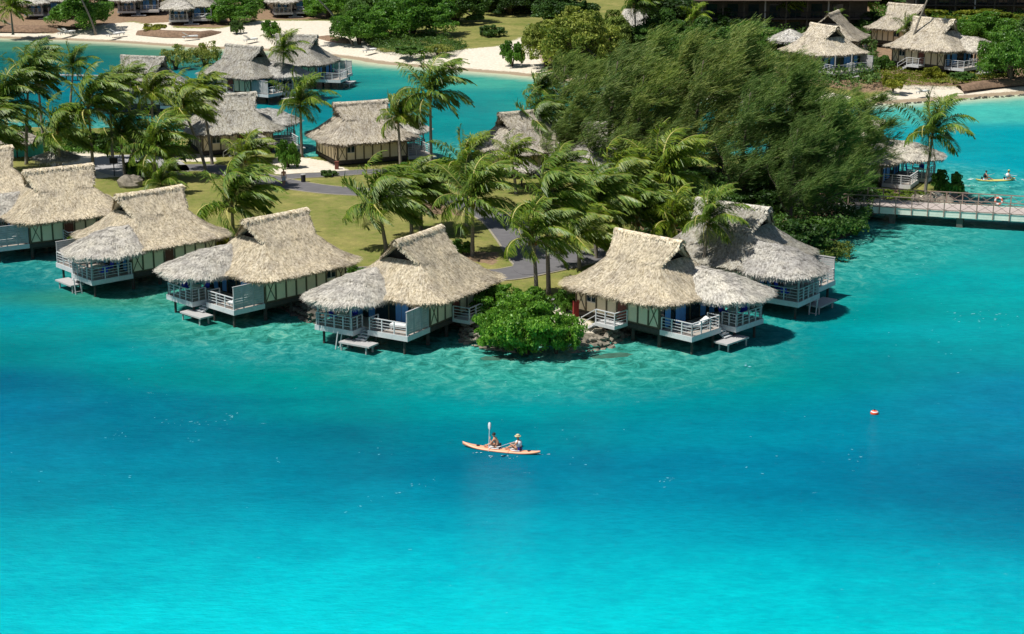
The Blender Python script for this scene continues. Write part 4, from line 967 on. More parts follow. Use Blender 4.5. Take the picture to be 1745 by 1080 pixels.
T(1680,75,120,62,'t1','green tree behind the garden bungalow lanai roof',1.3,(1,1,.95),rot=4,group=TG)
T(1780,110,130,100,'t2','dark tree cut off by the right edge',1.3,(1,1,1),rot=1,group=TG)
T(1625,40,130,28,'s3','lime hedge tree in front of the long building at top right',1.5,(.7,.75,.7),group=TG)
T(1700,40,120,28,'s3','lime hedge tree right of the hedge at top right',1.5,(.6,.7,.7),rot=2,group=TG)
T(1480,60,100,40,'t2','dark plants between the two back garden roofs',1.3,(.7,.8,.7),rot=2,group=TG)
for i,(a,b,w,h) in enumerate(((20,-20,200,70),(330,-10,200,60),(1150,40,200,70),(1500,10,200,60),(1650,5,200,55),(860,0,200,60),(640,-5,200,60))):
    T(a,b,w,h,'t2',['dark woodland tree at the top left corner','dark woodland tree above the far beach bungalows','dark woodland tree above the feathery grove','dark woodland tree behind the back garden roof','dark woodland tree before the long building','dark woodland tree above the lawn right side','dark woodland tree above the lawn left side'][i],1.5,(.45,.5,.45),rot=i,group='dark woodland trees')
SG='garden shrubs'
S(462,62,34,30,'s1','round green shrub on the sand before the far beach bungalow',1.0,group=SG)
S(873,108,44,42,'s1','dense round green shrub on the white beach by the lawn',.9,group=SG)
S(838,62,46,22,'s2','dark green shrub in the shade at the lawn back',1.3,group=SG)
S(403,56,24,24,'s2','small dark shrub beside the raised deck on the beach',1.2,group=SG)
S(262,52,46,14,'s3','lime plants on the brown bank below the lounger deck',1.2,group=SG)
S(700,92,60,16,'s2','low beach plants left of the lawn edge',1.2,(1.3,1.3,1.1),group=SG)
S(745,90,60,18,'s4','low grey green plants at the beach edge of the lawn',1.2,group=SG)
S(590,60,44,34,'s1','shrub at the foot of the second leaning trunk',1.2,group=SG)
S(300,118,60,50,'s4','bare grey green bush over the inner lagoon left of its roofs',0,(1.1,1.1,1.2),group=SG)
S(350,112,70,46,'s4','twiggy olive bush touching the inner lagoon roof',0,(1,1,.9),rot=2,group=SG)
S(491,285,44,50,'s1','upright leafy shrub above the walking person',1.0,group=SG)
S(1613,332,56,46,'s1','round green shrub at the channel right of the lone palm',1.0,(.8,.85,.9),group=SG)
S(1530,336,90,16,'s3','low lime hedge left half behind the footbridge railing',1.0,(.55,.75,.7),group=SG)
S(1470,332,90,18,'s2','low green hedge at the footbridge end',1.0,(1.1,1.2,1),rot=1,group=SG)
S(788,432,42,26,'s1','small green shrub at the lawn palm foot',1.0,(.9,.9,.9),group=SG)
S(965,530,46,38,'s1','green shrub by the path left of the red panel',1.0,group=SG)
S(1522,150,44,30,'s3','yellow lime shrub in front of the large garden bungalow',1.2,group=SG)
S(1590,135,40,26,'s3','yellow palm-like plant under the garden bungalow wall',1.2,(.9,.9,.8),rot=1,group=SG)
S(1640,138,44,18,'s2','dark green plant left of the garden steps',1.2,(1.1,1.2,1),group=SG)
S(1505,118,40,26,'s2','plants beside the pale garden bungalow',1.3,(1.2,1.3,1),rot=1,group=SG)
S(1700,122,50,14,'s2','low plants right of the garden steps',1.3,(1.3,1.3,1),rot=1,group=SG)
S(1455,112,60,24,'s2','green plants below the pale garden bungalow roof',1.3,(.9,1,.9),rot=2,group=SG)
S(1340,112,60,30,'s2','green plants under the small round thatched hut',1.3,(.9,1.1,.9),rot=3,group=SG)
S(898,597,140,100,'big','big glossy green bush at the tip of the island, lower part over the rocks',.3,(1.4,1.35,1.25))
S(856,540,104,64,'big','leafy upper left part of the bush cluster beside the tan roof',1.0,(1.4,1.35,1.25),rot=1)
S(948,596,100,80,'big','dense right lobe bush next to the entry steps',.3,(1.4,1.35,1.25),rot=2)
S(846,590,84,80,'big','left lobe bush above the pale rocks',.3,(1.4,1.35,1.25),rot=4)
S(905,528,70,40,'s1','leafy shrub around the two palm trunks above the big bush',1.0,(1.1,1.1,1),rot=2)
S(830,520,50,36,'s1','small leafy shrub touching the right eave of the tan roof',1.0,(1.1,1.1,1),rot=3)
S(180,400,60,50,'s3','yellow flowering creeper between two tan roofs',1.0,(.9,.8,.7),rot=1)
S(140,430,50,36,'s3','creeper growing down to the water between two tan bungalows',.8,(.55,.75,.6),rot=3)
S(372,420,40,36,'s3','yellow green creeper at the right end of the second tan roof',1.0,(.7,.65,.5),rot=2)
S(1392,410,80,44,'s2','bright green foliage hanging over the water beside the footbridge',.5,(1.25,1.35,1),rot=2)
S(1440,398,56,22,'s1','lime tinted foliage at the grove water edge near the bridge',.3,(.85,.9,.8),rot=1)
S(1352,432,120,60,'s2','dark foliage mass at the water behind the grey bungalow',.5,(.55,.65,.55),rot=4)
S(1420,440,80,34,'s4','thin drooping twigs dipping into the shallows by the bridge',0,(.5,.6,.5),rot=1)
S(560,300,30,12,'s2','low plants under the cream walled bungalow',1.0)
S(240,300,60,30,'s2','dark plants behind the grey boulder',1.0,(.8,.9,.8))
S(610,470,40,18,'s1','low plants between the two tan bungalows by the path',.9)
S(700,300,60,24,'s1','green shrub below the right end of the cream walls',1.0)
S(770,300,70,34,'s1','green shrub between the back bungalows above the lawn',1.0,(.9,.9,.9),rot=3)
S(835,278,60,26,'s2','dark shrub at the inner shore beside the dark gable',1.0,(.8,.9,.8),rot=3)
S(1060,320,120,50,'s2','undergrowth below the sparse ironwood tree',1.0,(.9,1,.9),rot=3)
S(1180,340,130,60,'s2','undergrowth in the middle of the feathery grove',1.0,(.7,.8,.7),rot=1)
S(1290,360,130,60,'s2','dark undergrowth behind the grey bungalow ridge',1.0,(.55,.65,.55),rot=5)
S(165,255,60,30,'s2','plants under the tall left palm',1.0,(.9,1,.9),rot=3)
S(30,250,70,40,'s2','dark plants at the left edge by the turquoise fence',1.0,(.7,.8,.7),rot=3)
def cover(name,px,gz,hh,n,mat,leaf,seed,tint=(1,1,1)):
    P=wpoly(px,gz); r=np.random.default_rng(seed); lo=P.min(0); hi=P.max(0); Q=r.uniform(lo,hi,(n*3,2)); Q=Q[sdist(Q,P)>0][:n]; m=len(Q)
    f=.5+.5*np.sin(Q[:,0]*.9+seed)*np.cos(Q[:,1]*.7+1.3*seed)*.8+.25*np.sin(Q[:,0]*2.3+Q[:,1]*1.9)
    z=gz+hh*np.clip(f,.08,1.3)*r.random(m)**.45; c=np.stack([Q[:,0],Q[:,1],z],1)
    nn=nrm(r.normal(0,1,(m,3))+np.array([0,0,.8])); a=nrm(np.cross(nn,r.normal(0,1,(m,3)))); b=nrm(np.cross(nn,a)); L=leaf*r.uniform(.6,1.3,(m,1))
    o=link(bpy.data.objects.new(name,qmesh(name,np.stack([c-a*L*.5,c-b*L*.3,c+a*L*.5,c+b*L*.3],1),M[mat]))); o.color=(*tint,1); return tag(o,kind='stuff')
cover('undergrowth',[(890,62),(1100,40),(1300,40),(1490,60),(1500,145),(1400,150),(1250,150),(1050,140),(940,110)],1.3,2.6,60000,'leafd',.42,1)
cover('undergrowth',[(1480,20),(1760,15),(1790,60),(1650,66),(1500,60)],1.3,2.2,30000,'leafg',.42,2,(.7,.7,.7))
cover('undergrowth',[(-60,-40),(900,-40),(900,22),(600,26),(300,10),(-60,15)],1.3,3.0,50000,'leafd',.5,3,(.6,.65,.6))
cover('undergrowth',[(1460,118),(1550,112),(1650,128),(1740,126),(1745,134),(1640,142),(1540,145),(1470,140)],1.25,.7,9000,'leafl',.25,4,(.6,.7,.7))
cover('undergrowth',[(600,60),(740,62),(800,80),(770,92),(690,92),(640,82)],1.2,1.3,12000,'leafd',.3,5,(1.1,1.1,1))
cover('undergrowth',[(960,300),(1500,305),(1480,395),(1320,432),(1200,440),(1120,420),(1000,340)],1.0,1.6,40000,'leafd',.32,6,(.8,.9,.75))
cover('undergrowth',[(0,235),(200,235),(330,250),(300,268),(200,262),(0,262)],1.0,1.2,14000,'leafg',.28,7,(.7,.75,.7))
# ---------------------------------------------------------------- rocks and walls
def rockmesh(seed,r=1.0,n=9):
    rg=np.random.default_rng(seed); g=MB(); rr=[]
    for i in range(n):
        th=math.pi*i/(n-1); rr.append([])
        for j in range(14):
            a=2*math.pi*j/14; k=1+.25*math.sin(2.1*a+seed)*math.sin(th*2+seed)+rg.normal(0,.07); rr[-1].append((r*k*max(.02,math.sin(th))*math.cos(a),r*k*max(.02,math.sin(th))*math.sin(a)*.8,r*k*.75*math.cos(th)))
    g.rings(rr); return g.mesh('boulder',M['rock'])
for i,(px,py,r,lb) in enumerate(((222,318,1.25,'grey boulder behind the roof ridge at left'),(400,412,1.1,'boulder in the gap left of the third tan roof'),(385,405,.7,'smaller boulder beside the gap boulder near the third tan roof'),(1580,346,.8,'pale boulder at the channel behind the bridge railing'),(1610,350,.9,'dark boulder below the round shrub at the bridge'),(1560,343,.7,'flat pale rock at the waterline behind the bridge'))):
    x,y=G(px,py,1.0); o=link(bpy.data.objects.new('boulder',rockmesh(i,r))); o.location=(x,y,1.0+.2*r); tag(o,lb,'rock')
for i,(px,py,r,lb) in enumerate(((852,610,1.5,'brown reef rock awash left below the big green bush'),(908,612,.9,'small reef rock awash below the big green bush'),(1043,606,1.5,'brown reef rock awash below the entry steps right of the bush'),(1008,610,.9,'greenish reef rock awash between bush and right bungalow'),(950,616,.8,'dark reef rock awash centre front of the bush'))):
    x,y=G(px,py,0); me=rockmesh(20+i,r); me.materials[0]=simple('reef',(.04,.12,.085),.9,.4,1.5,.6); o=link(bpy.data.objects.new('reef_rock',me)); o.location=(x,y,-.05); o.scale=(1.1,.7,.08); tag(o,lb,'rock')
def rubble(name,px,label,seed,rmin=.16,rmax=.42,rows=3,z0=0.0,dz=.32,step=.35,mat='rock'):
    rg=np.random.default_rng(seed); P=[np.array(G(a,b,.3)) for a,b in px]; g=MB()
    for i in range(len(P)-1):
        n=int(np.linalg.norm(P[i+1]-P[i])/step)+1; t=(P[i+1]-P[i])/max(1e-6,np.linalg.norm(P[i+1]-P[i])); nn=np.array([-t[1],t[0]]); 
        if nn[1]<0: nn=-nn
        for k in range(n):
            for r in range(rows):
                q=P[i]+(P[i+1]-P[i])*(k+rg.random())/n+nn*(r*.28+rg.normal(0,.1)); rr=rg.uniform(rmin,rmax); z=z0+r*dz+rg.normal(0,.05)
                M_=np.linalg.qr(rg.normal(0,1,(3,3)))[0]*rr*np.array([1,.8,.65])
                ico=np.array([(1,0,.2),(.3,1,0),(-1,.2,.1),(-.2,-1,0),(.1,.1,1),(0,-.1,-1),(.7,.7,.5),(-.7,.6,-.5)])*rg.uniform(.8,1.15,(8,1))
                v=ico@M_+np.array([q[0],q[1],z]); 
                g.add(v.tolist(),[(0,6,4),(6,1,4),(1,2,4),(2,3,4),(3,0,4),(0,3,5),(3,2,5),(2,7,5),(7,1,5),(1,0,5),(0,1,6),(1,7,2)])
    return tag(g.build(name,M[mat]),label,'stone wall')
rubble('stone_wall',[(782,560),(790,578),(830,588),(880,594)],'rough stone sea wall left of the big green bush',1)
rubble('stone_wall',[(975,594),(1010,590),(1040,586),(1065,566),(1095,535)],'rough stone sea wall under the entry steps right of the big bush',2)
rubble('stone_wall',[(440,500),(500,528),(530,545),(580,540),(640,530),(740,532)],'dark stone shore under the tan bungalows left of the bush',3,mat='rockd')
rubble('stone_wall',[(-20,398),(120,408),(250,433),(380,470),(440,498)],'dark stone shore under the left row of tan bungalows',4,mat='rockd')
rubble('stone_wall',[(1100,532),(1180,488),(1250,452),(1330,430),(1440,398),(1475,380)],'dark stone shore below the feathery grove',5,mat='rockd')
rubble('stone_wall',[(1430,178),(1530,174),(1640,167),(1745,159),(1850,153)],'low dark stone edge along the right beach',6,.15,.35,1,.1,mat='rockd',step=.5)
def bank(px,label,h=.5,w=.7):
    P=[np.array(G(a,b,.9)) for a,b in px]; g=MB(); L=[]
    rg=np.random.default_rng(5); Q=[]
    for i in range(len(P)-1):
        for s in np.linspace(0,1,8,endpoint=False): Q.append(P[i]+(P[i+1]-P[i])*s)
    Q.append(P[-1]); rings=[]
    n=len(Q)
    for i,q in enumerate(Q):
        e=min(1,min(i,n-1-i)/4); hh=.9+h*e; rings.append([(q[0],q[1]-.4,.6),(q[0]+rg.normal(0,.05),q[1],hh*.8+.15+rg.normal(0,.05)),(q[0],q[1]+.8,hh+.2+rg.normal(0,.05)),(q[0],q[1]+w+.8,hh+.25),(q[0],q[1]+w+4,.9)])
    g.rings(rings,False); return tag(g.build('planted_bank',M['mulch'],smooth=True),label,'bank')
bank([(-30,50),(60,52),(125,50)],'brown mulch bank in front of the leftmost beach bungalows')
bank([(232,56),(280,60),(340,62),(375,58)],'brown mulch bank below the raised deck with lounger')
bank([(540,66),(575,72),(600,74)],'brown mulch bank beside the second leaning trunk')
bank([(1640,151),(1690,145),(1745,140),(1800,137)],'curved brown bank on the right beach before the garden',.35,.5)
# courtyard fence, signpost, bin
x0,y0=G(20,268,1); x1,y1=G(72,270,1); g=MB(); g.box(0,x1-x0,-.05,.05,.1,1.9)
for i in range(int((x1-x0)/.5)): g.box(i*.5-.04,i*.5+.04,-.09,.09,0,2.0)
o=g.build('fence',M['turq']); o.location=(x0,y0,1); tag(o,'turquoise slatted fence behind the far left roof','fence')
x,y=G(195,300,1); t=empty('signpost',(x,y,1),R(10),'black signpost on grey paving behind the left roofs','signpost'); MB().box(-.05,.05,-.05,.05,-.2,1.7).build('post',M['black'],t); MB().box(-.42,.42,-.06,.06,1.35,1.95).build('sign_board',M['black'],t)
x,y=G(517,310,1); t=empty('path_bin',(x,y,1),0,'small dark bin at the fork of the path','bin'); MB().tube([(0,0,0),(0,0,.75)],.24,12).build('body',M['black'],t); MB().tube([(0,0,.76),(0,0,.84)],.27,12).build('lid',M['grey'],t)
x,y=G(939,524,1); t=empty('plant_pot',(x,y,1),0,'dark pot on the sand beside the palm trunks','pot'); MB().tube([(0,0,0),(0,0,.7)],[.2,.3],12).build('body',M['stilt'],t); MB().tube([(0,0,.64),(0,0,.72)],[.33,.33],12).build('rim',M['grey'],t)
x,y=G(981,542,1); g=MB(); g.box(-.2,.2,-.04,.04,0,1.3); g.box(-.26,-.2,-.07,.07,0,1.4); g.box(.2,.26,-.07,.07,0,1.4); o=g.build('notice_board',M['red']); o.location=(x,y,1); o.rotation_euler=(0,0,R(40)); tag(o,'red painted panel beside the entry of the bungalow right of the bush','panel')
x,y=G(574,288,1); g=MB(); g.box(-.2,.2,-.2,.2,0,.8); g.box(-.23,.23,-.23,.23,.8,.85); o=g.build('red_cabinet',M['door']); o.location=(x,y,1); tag(o,'red cabinet at the corner of the cream walled bungalow','cabinet')
# ---------------------------------------------------------------- buildings at the back
def lodge(px0,px1,py,h,label,gz=1.4,storeys=2):
    x0,y0=G(px0,py,gz); x1,y1=G(px1,py,gz); L=x1-x0; t=empty('lodge',(x0,y0,gz),math.atan2(y1-y0,L)*.3,label,'building'); sh=h/storeys
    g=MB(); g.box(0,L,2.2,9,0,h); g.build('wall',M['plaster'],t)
    for s in range(storeys):
        if s: MB().box(-.2,L+.2,0,2.2,s*sh-.25,s*sh).build('balcony_floor',M['stilt'],t)
        g=MB()
        for i in range(int(L/1.0)): g.box(i+.0,i+.06,.03,.09,s*sh,s*sh+1.0)
        g.box(0,L,0,.12,s*sh+1.0,s*sh+1.08); g.build('railing',M['dark'],t)
        n=int(L/3.6)
        for i in range(n):
            x=i*3.6+1.0; w=MB().box(x,x+1.8,2.12,2.2-.003,s*sh+.05,s*sh+2.2).build('window',M['glass'],t)
    for i in range(int(L/3.6)+1): MB().box(i*3.6-.12,i*3.6+.12,.15,.39,0,h).build('column',M['plaster'] if i%3 else M['grey'],t)
    g=MB(); a=1.6; g.add([(-a,-a,h),(L+a,-a,h),(L+a,9+a,h),(-a,9+a,h),(a*2,4.5,h+3.2),(L-a*2,4.5,h+3.2)],[(0,1,5,4),(2,3,4,5),(1,2,5),(3,0,4),(3,2,1,0)]); g.build('roof',M['roofb'],t)
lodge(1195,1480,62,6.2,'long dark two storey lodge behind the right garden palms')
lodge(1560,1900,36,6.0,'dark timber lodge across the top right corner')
lodge(800,930,20,5.5,'dark lodge behind the trees above the beach lawn')
# pale kiosk
x,y=G(1080,72,1.3); t=empty('kiosk',(x,y,1.3),R(12),'small kiosk with steep pale thatched roof behind palm trunks','kiosk')
def steep():
    rg=np.random.default_rng(3); rows=[]
    for k in range(8):
        u=k/7; rows.append([(px_,py_,5.6-4.2*u) for px_,py_ in rrect(1.7+1.5*u,.1+2.4*u,.1+.5*u)])
    S_=np.array(rows); return np.concatenate([mbquads(None,S_),blades(S_,1500,rg,.5,.1,.08),fringe(S_[-1],None,400,rg)])
o=link(bpy.data.objects.new('thatch_roof',qmesh('thatch_roof',steep(),M['lanai_thatch'])),t); o.color=(1,.98,.96,1)
for a in (-2.4,2.4):
    for b in (-1.8,1.8): MB().box(a-.1,a+.1,b-.1,b+.1,-.2,1.9).build('post',M['stilt'],t)
MB().box(-2.2,2.2,-1.6,1.6,0,.9).build('counter',M['stilt'],t)
# ---------------------------------------------------------------- people and boats
def skin_person(J,name,parent=None,sub=1):
    """J: joints dict -> (pos, radius); one continuous body"""
    E_=[('pel','spn'),('spn','chs'),('chs','nck'),('nck','hd0'),('hd0','hd1'),('hd1','hd2')]
    for s in 'lr': E_+=[('chs','sh'+s),('sh'+s,'el'+s),('el'+s,'wr'+s),('wr'+s,'ha'+s),('pel','hp'+s),('hp'+s,'kn'+s),('kn'+s,'an'+s),('an'+s,'to'+s)]
    names=list(J); me=bpy.data.meshes.new(name); me.from_pydata([J[n][0] for n in names],[(names.index(a),names.index(b)) for a,b in E_],[])
    o=bpy.data.objects.new(name,me); C.objects.link(o)
    md=o.modifiers.new('skin','SKIN'); 
    if not me.skin_vertices: 
        bpy.context.view_layer.objects.active=o
    sv=me.skin_vertices[0].data if me.skin_vertices else None
    if sv:
        for i,n in enumerate(names): rr=J[n][1]; sv[i].radius=(rr,rr) if not hasattr(rr,'__len__') else rr; sv[i].use_root=(n=='pel')
    o.modifiers.new('sub','SUBSURF').levels=sub
    dg=bpy.context.evaluated_depsgraph_get(); ev=o.evaluated_get(dg); m2=bpy.data.meshes.new_from_object(ev); bpy.data.objects.remove(o)
    # add fingers, nose and ears as geometry of the same body mesh
    g=MB(); g.v=[tuple(v.co) for v in m2.vertices]; g.f=[tuple(p.vertices) for p in m2.polygons]
    for s in 'lr':
        w=Vector(J['wr'+s][0]); h=Vector(J['ha'+s][0]); d=(h-w).normalized(); a=d.cross(Vector((0,0,1)) if abs(d.z)<.9 else Vector((1,0,0))).normalized(); b=a.cross(d)
        for i,(k,l) in enumerate(((-1.5,.065),(-.5,.078),(.5,.074),(1.5,.058))):
            p=h+a*k*.02; g.tube([p-d*.02,p+d*l*.5,p+d*l*.8-b*l*.5],[.010,.009,.007],5)
        p=w+d*.03+a*.035; g.tube([p,p+a*.03+d*.03,p+a*.035+d*.06],[.012,.010,.008],5)
    hd=Vector(J['hd1'][0]); f=Vector(J['face'][0]) if 'face' in J else Vector((1,0,0))
    return g,hd
def person(loc,rz,label,J,face,hair='hair',extra=None,skin='skin'):
    g,hd=skin_person(J,'body'); f=Vector(face).normalized(); sd=Vector((0,0,1)).cross(f).normalized()
    g.tube([hd+f*.09+Vector((0,0,.0)),hd+f*.125+Vector((0,0,-.035))],[.012,.018],6)      # nose
    for q in (-1,1): g.tube([hd+sd*q*.085+Vector((0,0,-.02)),hd+sd*q*.105+Vector((0,0,.01))],[.022,.02],6)   # ears
    t=g.build('body',M[skin],None,True); t.location=loc; t.rotation_euler=(0,0,rz); t.name='person'; tag(t,label,'person')
    # eyes and mouth
    e=MB()
    for q in (-1,1): e.box(*sorted((hd.x+f.x*.098+sd.x*q*.035-.01,hd.x+f.x*.098+sd.x*q*.035+.01)),*sorted((hd.y+f.y*.098+sd.y*q*.035-.01,hd.y+f.y*.098+sd.y*q*.035+.01)),hd.z+.005,hd.z+.02)
    e.build('eyes',M['black'],t)
    hm=MB(); rr=[]
    for i in range(6):
        th=R(100)*i/5; rr.append([(hd.x-f.x*.02+.112*max(.03,math.sin(th))*math.cos(j*math.pi/6)*1.0,hd.y-f.y*.02+.112*max(.03,math.sin(th))*math.sin(j*math.pi/6),hd.z+.03+.115*math.cos(th)) for j in range(12)])
    hm.rings(rr); hm.build('hair',M[hair],t,True)
    if extra: extra(t,J,hd,f,sd)
    return t
def garment(t,name,mat,pts,rad,n=12): return MB().tube(pts,rad,n).build(name,M[mat],t,True)
def hat(t,hd,mat='straw',brim=.2):
    g=MB(); g.tube([hd+Vector((0,0,.07)),hd+Vector((0,0,.085))],[brim,brim*.98],16); g.tube([hd+Vector((0,0,.08)),hd+Vector((0,0,.17)),hd+Vector((0,0,.20))],[.12,.11,.06],14); g.build('hat',M[mat],t,True)
# seated paddler: bow is +X
def seated(fwd=.12,hands=((.42,.24,.45),(.40,-.22,.30)),face=(1,0,0)):
    J=dict(pel=((0,0,.12),.14),spn=((.02,0,.32),.13),chs=((fwd,0,.55),(.17,.12)),nck=((fwd+.03,0,.68),.055),hd0=((fwd+.05,0,.75),.07),hd1=((fwd+.06,0,.84),.095),hd2=((fwd+.06,0,.93),.06))
    for s,q,h in (('l',1,hands[0]),('r',-1,hands[1])):
        J['sh'+s]=((fwd+.01,q*.19,.58),.065); el=((fwd+h[0])*.5+.0,q*.30,.36); J['el'+s]=(el,.045); J['wr'+s]=(h,.03)
        d=(Vector(h)-Vector(el)).normalized()*.06; J['ha'+s]=((h[0]+d.x,h[1]+d.y,h[2]+d.z),.034)
        J['hp'+s]=((.08,q*.10,.10),.09); J['kn'+s]=((.46,q*.13,.26),.065); J['an'+s]=((.80,q*.11,.05),.045); J['to'+s]=((.90,q*.11,.08),.035)
    return J
def kayak(loc,rz,L,mat,label,seats,name='kayak'):
    t=empty(name,loc,rz,label,'kayak'); rings=[]; n=25
    for i in range(n):
        u=i/(n-1)*2-1; w=.36*(1-abs(u)**2.4)**.8+.012; k=.10+.16*abs(u)**3.5; x=u*L/2
        z0=-.10+.22*abs(u)**4; z1=.16+.16*abs(u)**4*(1.3 if u>0 else .8)
        rings.append([(x,w*math.cos(a),(z0+z1)/2+(z1-z0)/2*math.sin(a)*(1.0 if math.sin(a)<0 else .8)) for a in [2*math.pi*j/14 for j in range(14)]])
    g=MB(); g.rings(rings); g.add(rings[0],[tuple(range(14))]); g.add(rings[-1],[tuple(range(13,-1,-1))]); g.build('hull',M[mat],t,True)
    for x in seats:
        g=MB(); g.rings([[ (x+.02+r*1.25*math.cos(a),r*.8*math.sin(a),z) for a in [2*math.pi*j/16 for j in range(16)]] for r,z in ((.34,.150),(.34,.185),(.29,.187),(.27,.165),(.01,.163))]); g.build('cockpit',M['whitep'],t,True)
        MB().box(x-.30,x-.24,-.2,.2,.15,.42).build('seat_back',M['black'],t)
    for x in (L*.30,-L*.36): MB().tube([(x,0,.15),(x,0,.195)],.11,12).build('hatch',M['black'],t)
    return t
def paddle(loc,rz,p,q,label):
    o=empty('paddle',loc,rz,label,'paddle'); p=Vector(p);q=Vector(q); MB().tube([p,q],.018,8).build('shaft',M['whitep'],o)
    for a,b in ((p,q),(q,p)):
        d=(a-b).normalized(); s=Vector((1,0,0)) if abs(d.x)<.7 else Vector((0,0,1)); g=MB(); g.rings([[a+d*u+s*w,a+d*u+d.cross(s)*.012,a+d*u-s*w,a+d*u-d.cross(s)*.012] for u,w in ((-.02,.02),(.08,.09),(.28,.11),(.42,.08),(.46,.02))]); g.build('blade',M['whitep'],o,True)
    return o
kx,ky=G(854,768,0); KR=R(162)
def kp(x,y=0,z=0): return (kx+x*math.cos(KR)-y*math.sin(KR),ky+x*math.sin(KR)+y*math.cos(KR),z)
kayak((kx,ky,.02),KR,5.0,'orange','orange and white double kayak crossing the open blue water',(.35,-1.0))
def vest(mat):
    def f(t,J,hd,fv,sd):
        a=Vector(J['spn'][0]); b=Vector(J['chs'][0]); d=(b-a).normalized(); garment(t,'life_vest',mat,[a-d*.06,a+(b-a)*.5,b+d*.02,b+d*.10],[.175,.20,.205,.12])
    return f
def ex1(t,J,hd,fv,sd):
    a=Vector(J['pel'][0]); garment(t,'shorts','black',[a+Vector((-.05,0,-.06)),a+Vector((.02,0,.12))],[.17,.17])
def ex2(t,J,hd,fv,sd): vest('vest')(t,J,hd,fv,sd); hat(t,hd,'straw'); a=Vector(J['pel'][0]); garment(t,'shorts','bluef',[a+Vector((-.05,0,-.06)),a+Vector((.03,0,.10))],[.17,.165])
person(kp(.20,0,.16),KR,'front paddler of the orange kayak, bare shoulders, leaning forward',seated(.22,((.50,.10,.62),(.44,-.12,.34))),(1,0,0),'hair',ex1)
person(kp(-1.15,0,.16),KR,'rear paddler of the orange kayak in white life vest and straw hat',seated(.02,((.48,.18,.42),(.48,-.16,.36))),(1,0,0),'hair',ex2)
paddle(kp(.70,.28,0),KR,(0,.12,-.3),(0,-.12,1.35),'white paddle held upright by the front paddler')
paddle(kp(-.62,0,0),KR,(.35,.85,.62),(-.1,-.75,.45),'white paddle held low across the lap of the rear paddler')
# far yellow kayak
fx,fy=G(1696,308,0); FR=R(4)
def fp(x,y=0,z=0): return (fx+x*math.cos(FR)-y*math.sin(FR),fy+x*math.sin(FR)+y*math.cos(FR),z)
kayak((fx,fy,.02),FR,4.3,'yellow','yellow double kayak on the turquoise water beyond the footbridge',(-1.2,1.25))
person(fp(-1.2,0,.16),FR,'paddler with dark hair at the left end of the yellow kayak',seated(.1),(1,0,0),'hair',lambda t,J,h,f,s:vest('black')(t,J,h,f,s))
person(fp(1.25,0,.16),FR,'paddler in white with yellow cap at the right end of the yellow kayak',seated(.1),(1,0,0),'hair',lambda t,J,h,f,s:(vest('vest')(t,J,h,f,s),hat(t,h,'yellow',.13)))
paddle(fp(-.75,0,0),FR,(-.2,.9,.3),(.1,-.8,.9),'white paddle of the left paddler in the yellow kayak')
paddle(fp(1.7,0,0),FR,(-.2,.9,.5),(.1,-.8,.7),'white paddle of the right paddler in the yellow kayak')
# walker
J=dict(pel=((0,0,.95),.13),spn=((0,0,1.15),.12),chs=((0,0,1.38),(.16,.11)),nck=((0,0,1.50),.055),hd0=((0,.01,1.57),.07),hd1=((0,.02,1.66),.09),hd2=((0,.02,1.75),.055),
 shl=((.19,0,1.42),.06),ell=((.25,-.05,1.14),.043),wrl=((.25,.08,.90),.03),hal=((.25,.12,.82),.035),shr=((-.19,0,1.42),.06),elr=((-.25,-.06,1.14),.043),wrr=((-.25,.05,.90),.03),har=((-.25,.09,.82),.035),
 hpl=((.10,0,.88),.10),knl=((.11,.12,.50),.065),anl=((.11,-.02,.09),.045),tol=((.11,.14,.03),.035),hpr=((-.10,0,.88),.10),knr=((-.11,-.04,.50),.065),anr=((-.11,-.28,.12),.045),tor=((-.11,-.16,.03),.035))
x,y=G(484,316,1.04)
def exw(t,J,hd,f,s):
    g=MB()
    g.tube([(0,0,1.03),(0,0,.88)],[.165,.18],12)
    for q in 'lr':
        a=Vector(J['hp'+q][0]); b=Vector(J['kn'+q][0]); g.tube([a+Vector((0,0,.02)),a.lerp(b,.55),b],[.12,.11,.10],10)
    g.build('shorts',M['jeans'],t,True)
person((x,y,1.04),R(200),'shirtless person in pale shorts walking on the asphalt path',J,(0,1,0),'hair',exw)
# buoy
x,y=G(1490,705,0); t=empty('buoy',(x,y,0),.4,'red and white buoy floating alone on the right open water','buoy')
rr=[[(.27*max(.03,math.sin(th))*math.cos(a),.27*max(.03,math.sin(th))*math.sin(a),.05+.2*math.cos(th)) for a in [2*math.pi*j/16 for j in range(16)]] for th in [math.pi*i/10 for i in range(11)]]
M['buoy']=simple('orange_red_buoy',(.75,.10,.04),.5,.15,5); MB().rings(rr).build('float',M['buoy'],t,True)
MB().rings([[(r*math.cos(a),r*math.sin(a),z) for a in [2*math.pi*j/16 for j in range(16)]] for r,z in ((.19,.20),(.215,.185),(.235,.165),(.245,.15))]).build('white_band',M['whitep'],t,True)
MB().tube([(0,0,.22),(0,0,.32)],.04,8).build('top_ring',M['black'],t)
def foam(name,pts,seed,mat='whitep'):
    r=np.random.default_rng(seed); Q=[]
    for px,py,n,sx,sy,sz in pts:
        for _ in range(n):
            x,y=G(px+r.normal(0,sx),py+r.normal(0,sy),.03); L=sz*.8*r.uniform(.3,1.5); W=L*r.uniform(.25,.6); a=r.normal(.2,.4); c_,s_=math.cos(a),math.sin(a)
            Q.append([(x+(u*c_-v*s_),y+(u*s_+v*c_),.03) for u,v in ((-L/2,r.normal(0,W*.2)),(0,-W/2),(L/2,r.normal(0,W*.2)),(r.normal(0,W*.2),W/2))])
    tag(link(bpy.data.objects.new(name,qmesh(name,np.array(Q),M[mat]))),kind='stuff')
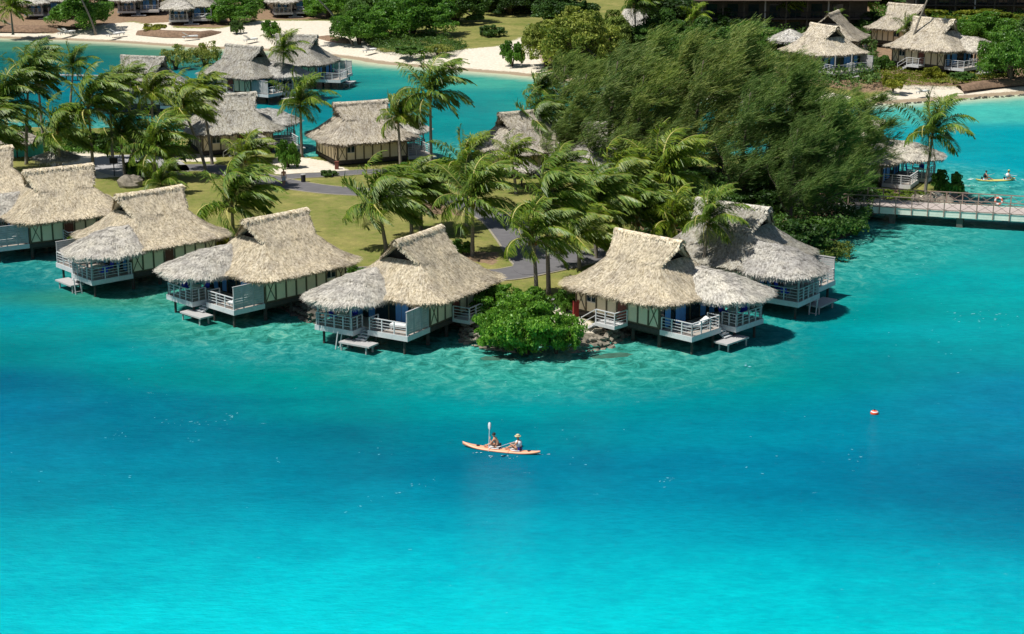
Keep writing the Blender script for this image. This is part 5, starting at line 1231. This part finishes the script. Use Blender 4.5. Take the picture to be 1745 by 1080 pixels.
M['foam']=simple('foam',(.16,.50,.55),.6,.1,3); M['foamw']=simple('white_foam',(.8,.86,.86),.6,.05,3)
foam('glint_foam_flecks',[(270+14*k,718+(k%3)*3-abs(k-5)*.6,2,8,3,.18) for k in range(10)]+[(210,740,8,18,3,.2),(330,742,6,30,8,.2)]+[(600+17*k,868-6*k,2,9,3,.16) for k in range(10)]  # pale quads painting sparkles of light on the water, with some froth
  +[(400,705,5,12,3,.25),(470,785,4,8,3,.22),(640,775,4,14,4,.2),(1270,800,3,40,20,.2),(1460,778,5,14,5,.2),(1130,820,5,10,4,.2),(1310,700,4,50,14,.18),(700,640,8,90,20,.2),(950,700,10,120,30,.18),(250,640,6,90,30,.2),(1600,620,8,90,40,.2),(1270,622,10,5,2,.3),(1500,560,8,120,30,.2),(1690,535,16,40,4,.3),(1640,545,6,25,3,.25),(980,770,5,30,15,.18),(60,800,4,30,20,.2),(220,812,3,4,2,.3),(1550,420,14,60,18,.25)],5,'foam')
foam('kayak_wake',[(1655,316,14,12,.5,.35),(1740,306,16,14,.5,.35),(1654,305,5,5,.4,.4),(1700,318,8,14,.6,.3)],6,'foamw')
foam('kayak_wake',[(838,777,7,3,1,.16),(858,776,5,6,1,.12),(820,771,6,8,.8,.12),(925,774,7,8,.8,.14),(870,780,5,14,2,.10)],7,'foamw')
# ---------------------------------------------------------------- light
SD=Vector((-.88,-.40,0)).normalized(); EL=R(62)
sun=bpy.data.lights.new('sun','SUN'); sun.energy=5.0; sun.angle=R(.5); sun.color=(1,.965,.90)
so=bpy.data.objects.new('sun',sun); C.objects.link(so); dv=-(SD*math.cos(EL)+Vector((0,0,1))*math.sin(EL)); so.rotation_euler=dv.to_track_quat('-Z','Y').to_euler()
w=bpy.data.worlds.new('World'); sc.world=w; w.use_nodes=True; t=w.node_tree; t.nodes.clear()
sk=t.nodes.new('ShaderNodeTexSky'); sk.sky_type='NISHITA'; sk.sun_disc=False; sk.sun_elevation=EL; sk.sun_rotation=math.atan2(SD.x,SD.y)
bg=t.nodes.new('ShaderNodeBackground'); bg.inputs[1].default_value=.062; wo=t.nodes.new('ShaderNodeOutputWorld'); t.links.new(sk.outputs[0],bg.inputs[0]); t.links.new(bg.outputs[0],wo.inputs[0])
sc.view_settings.view_transform='Standard'; sc.view_settings.look='None'; sc.view_settings.exposure=.09; sc.view_settings.gamma=1
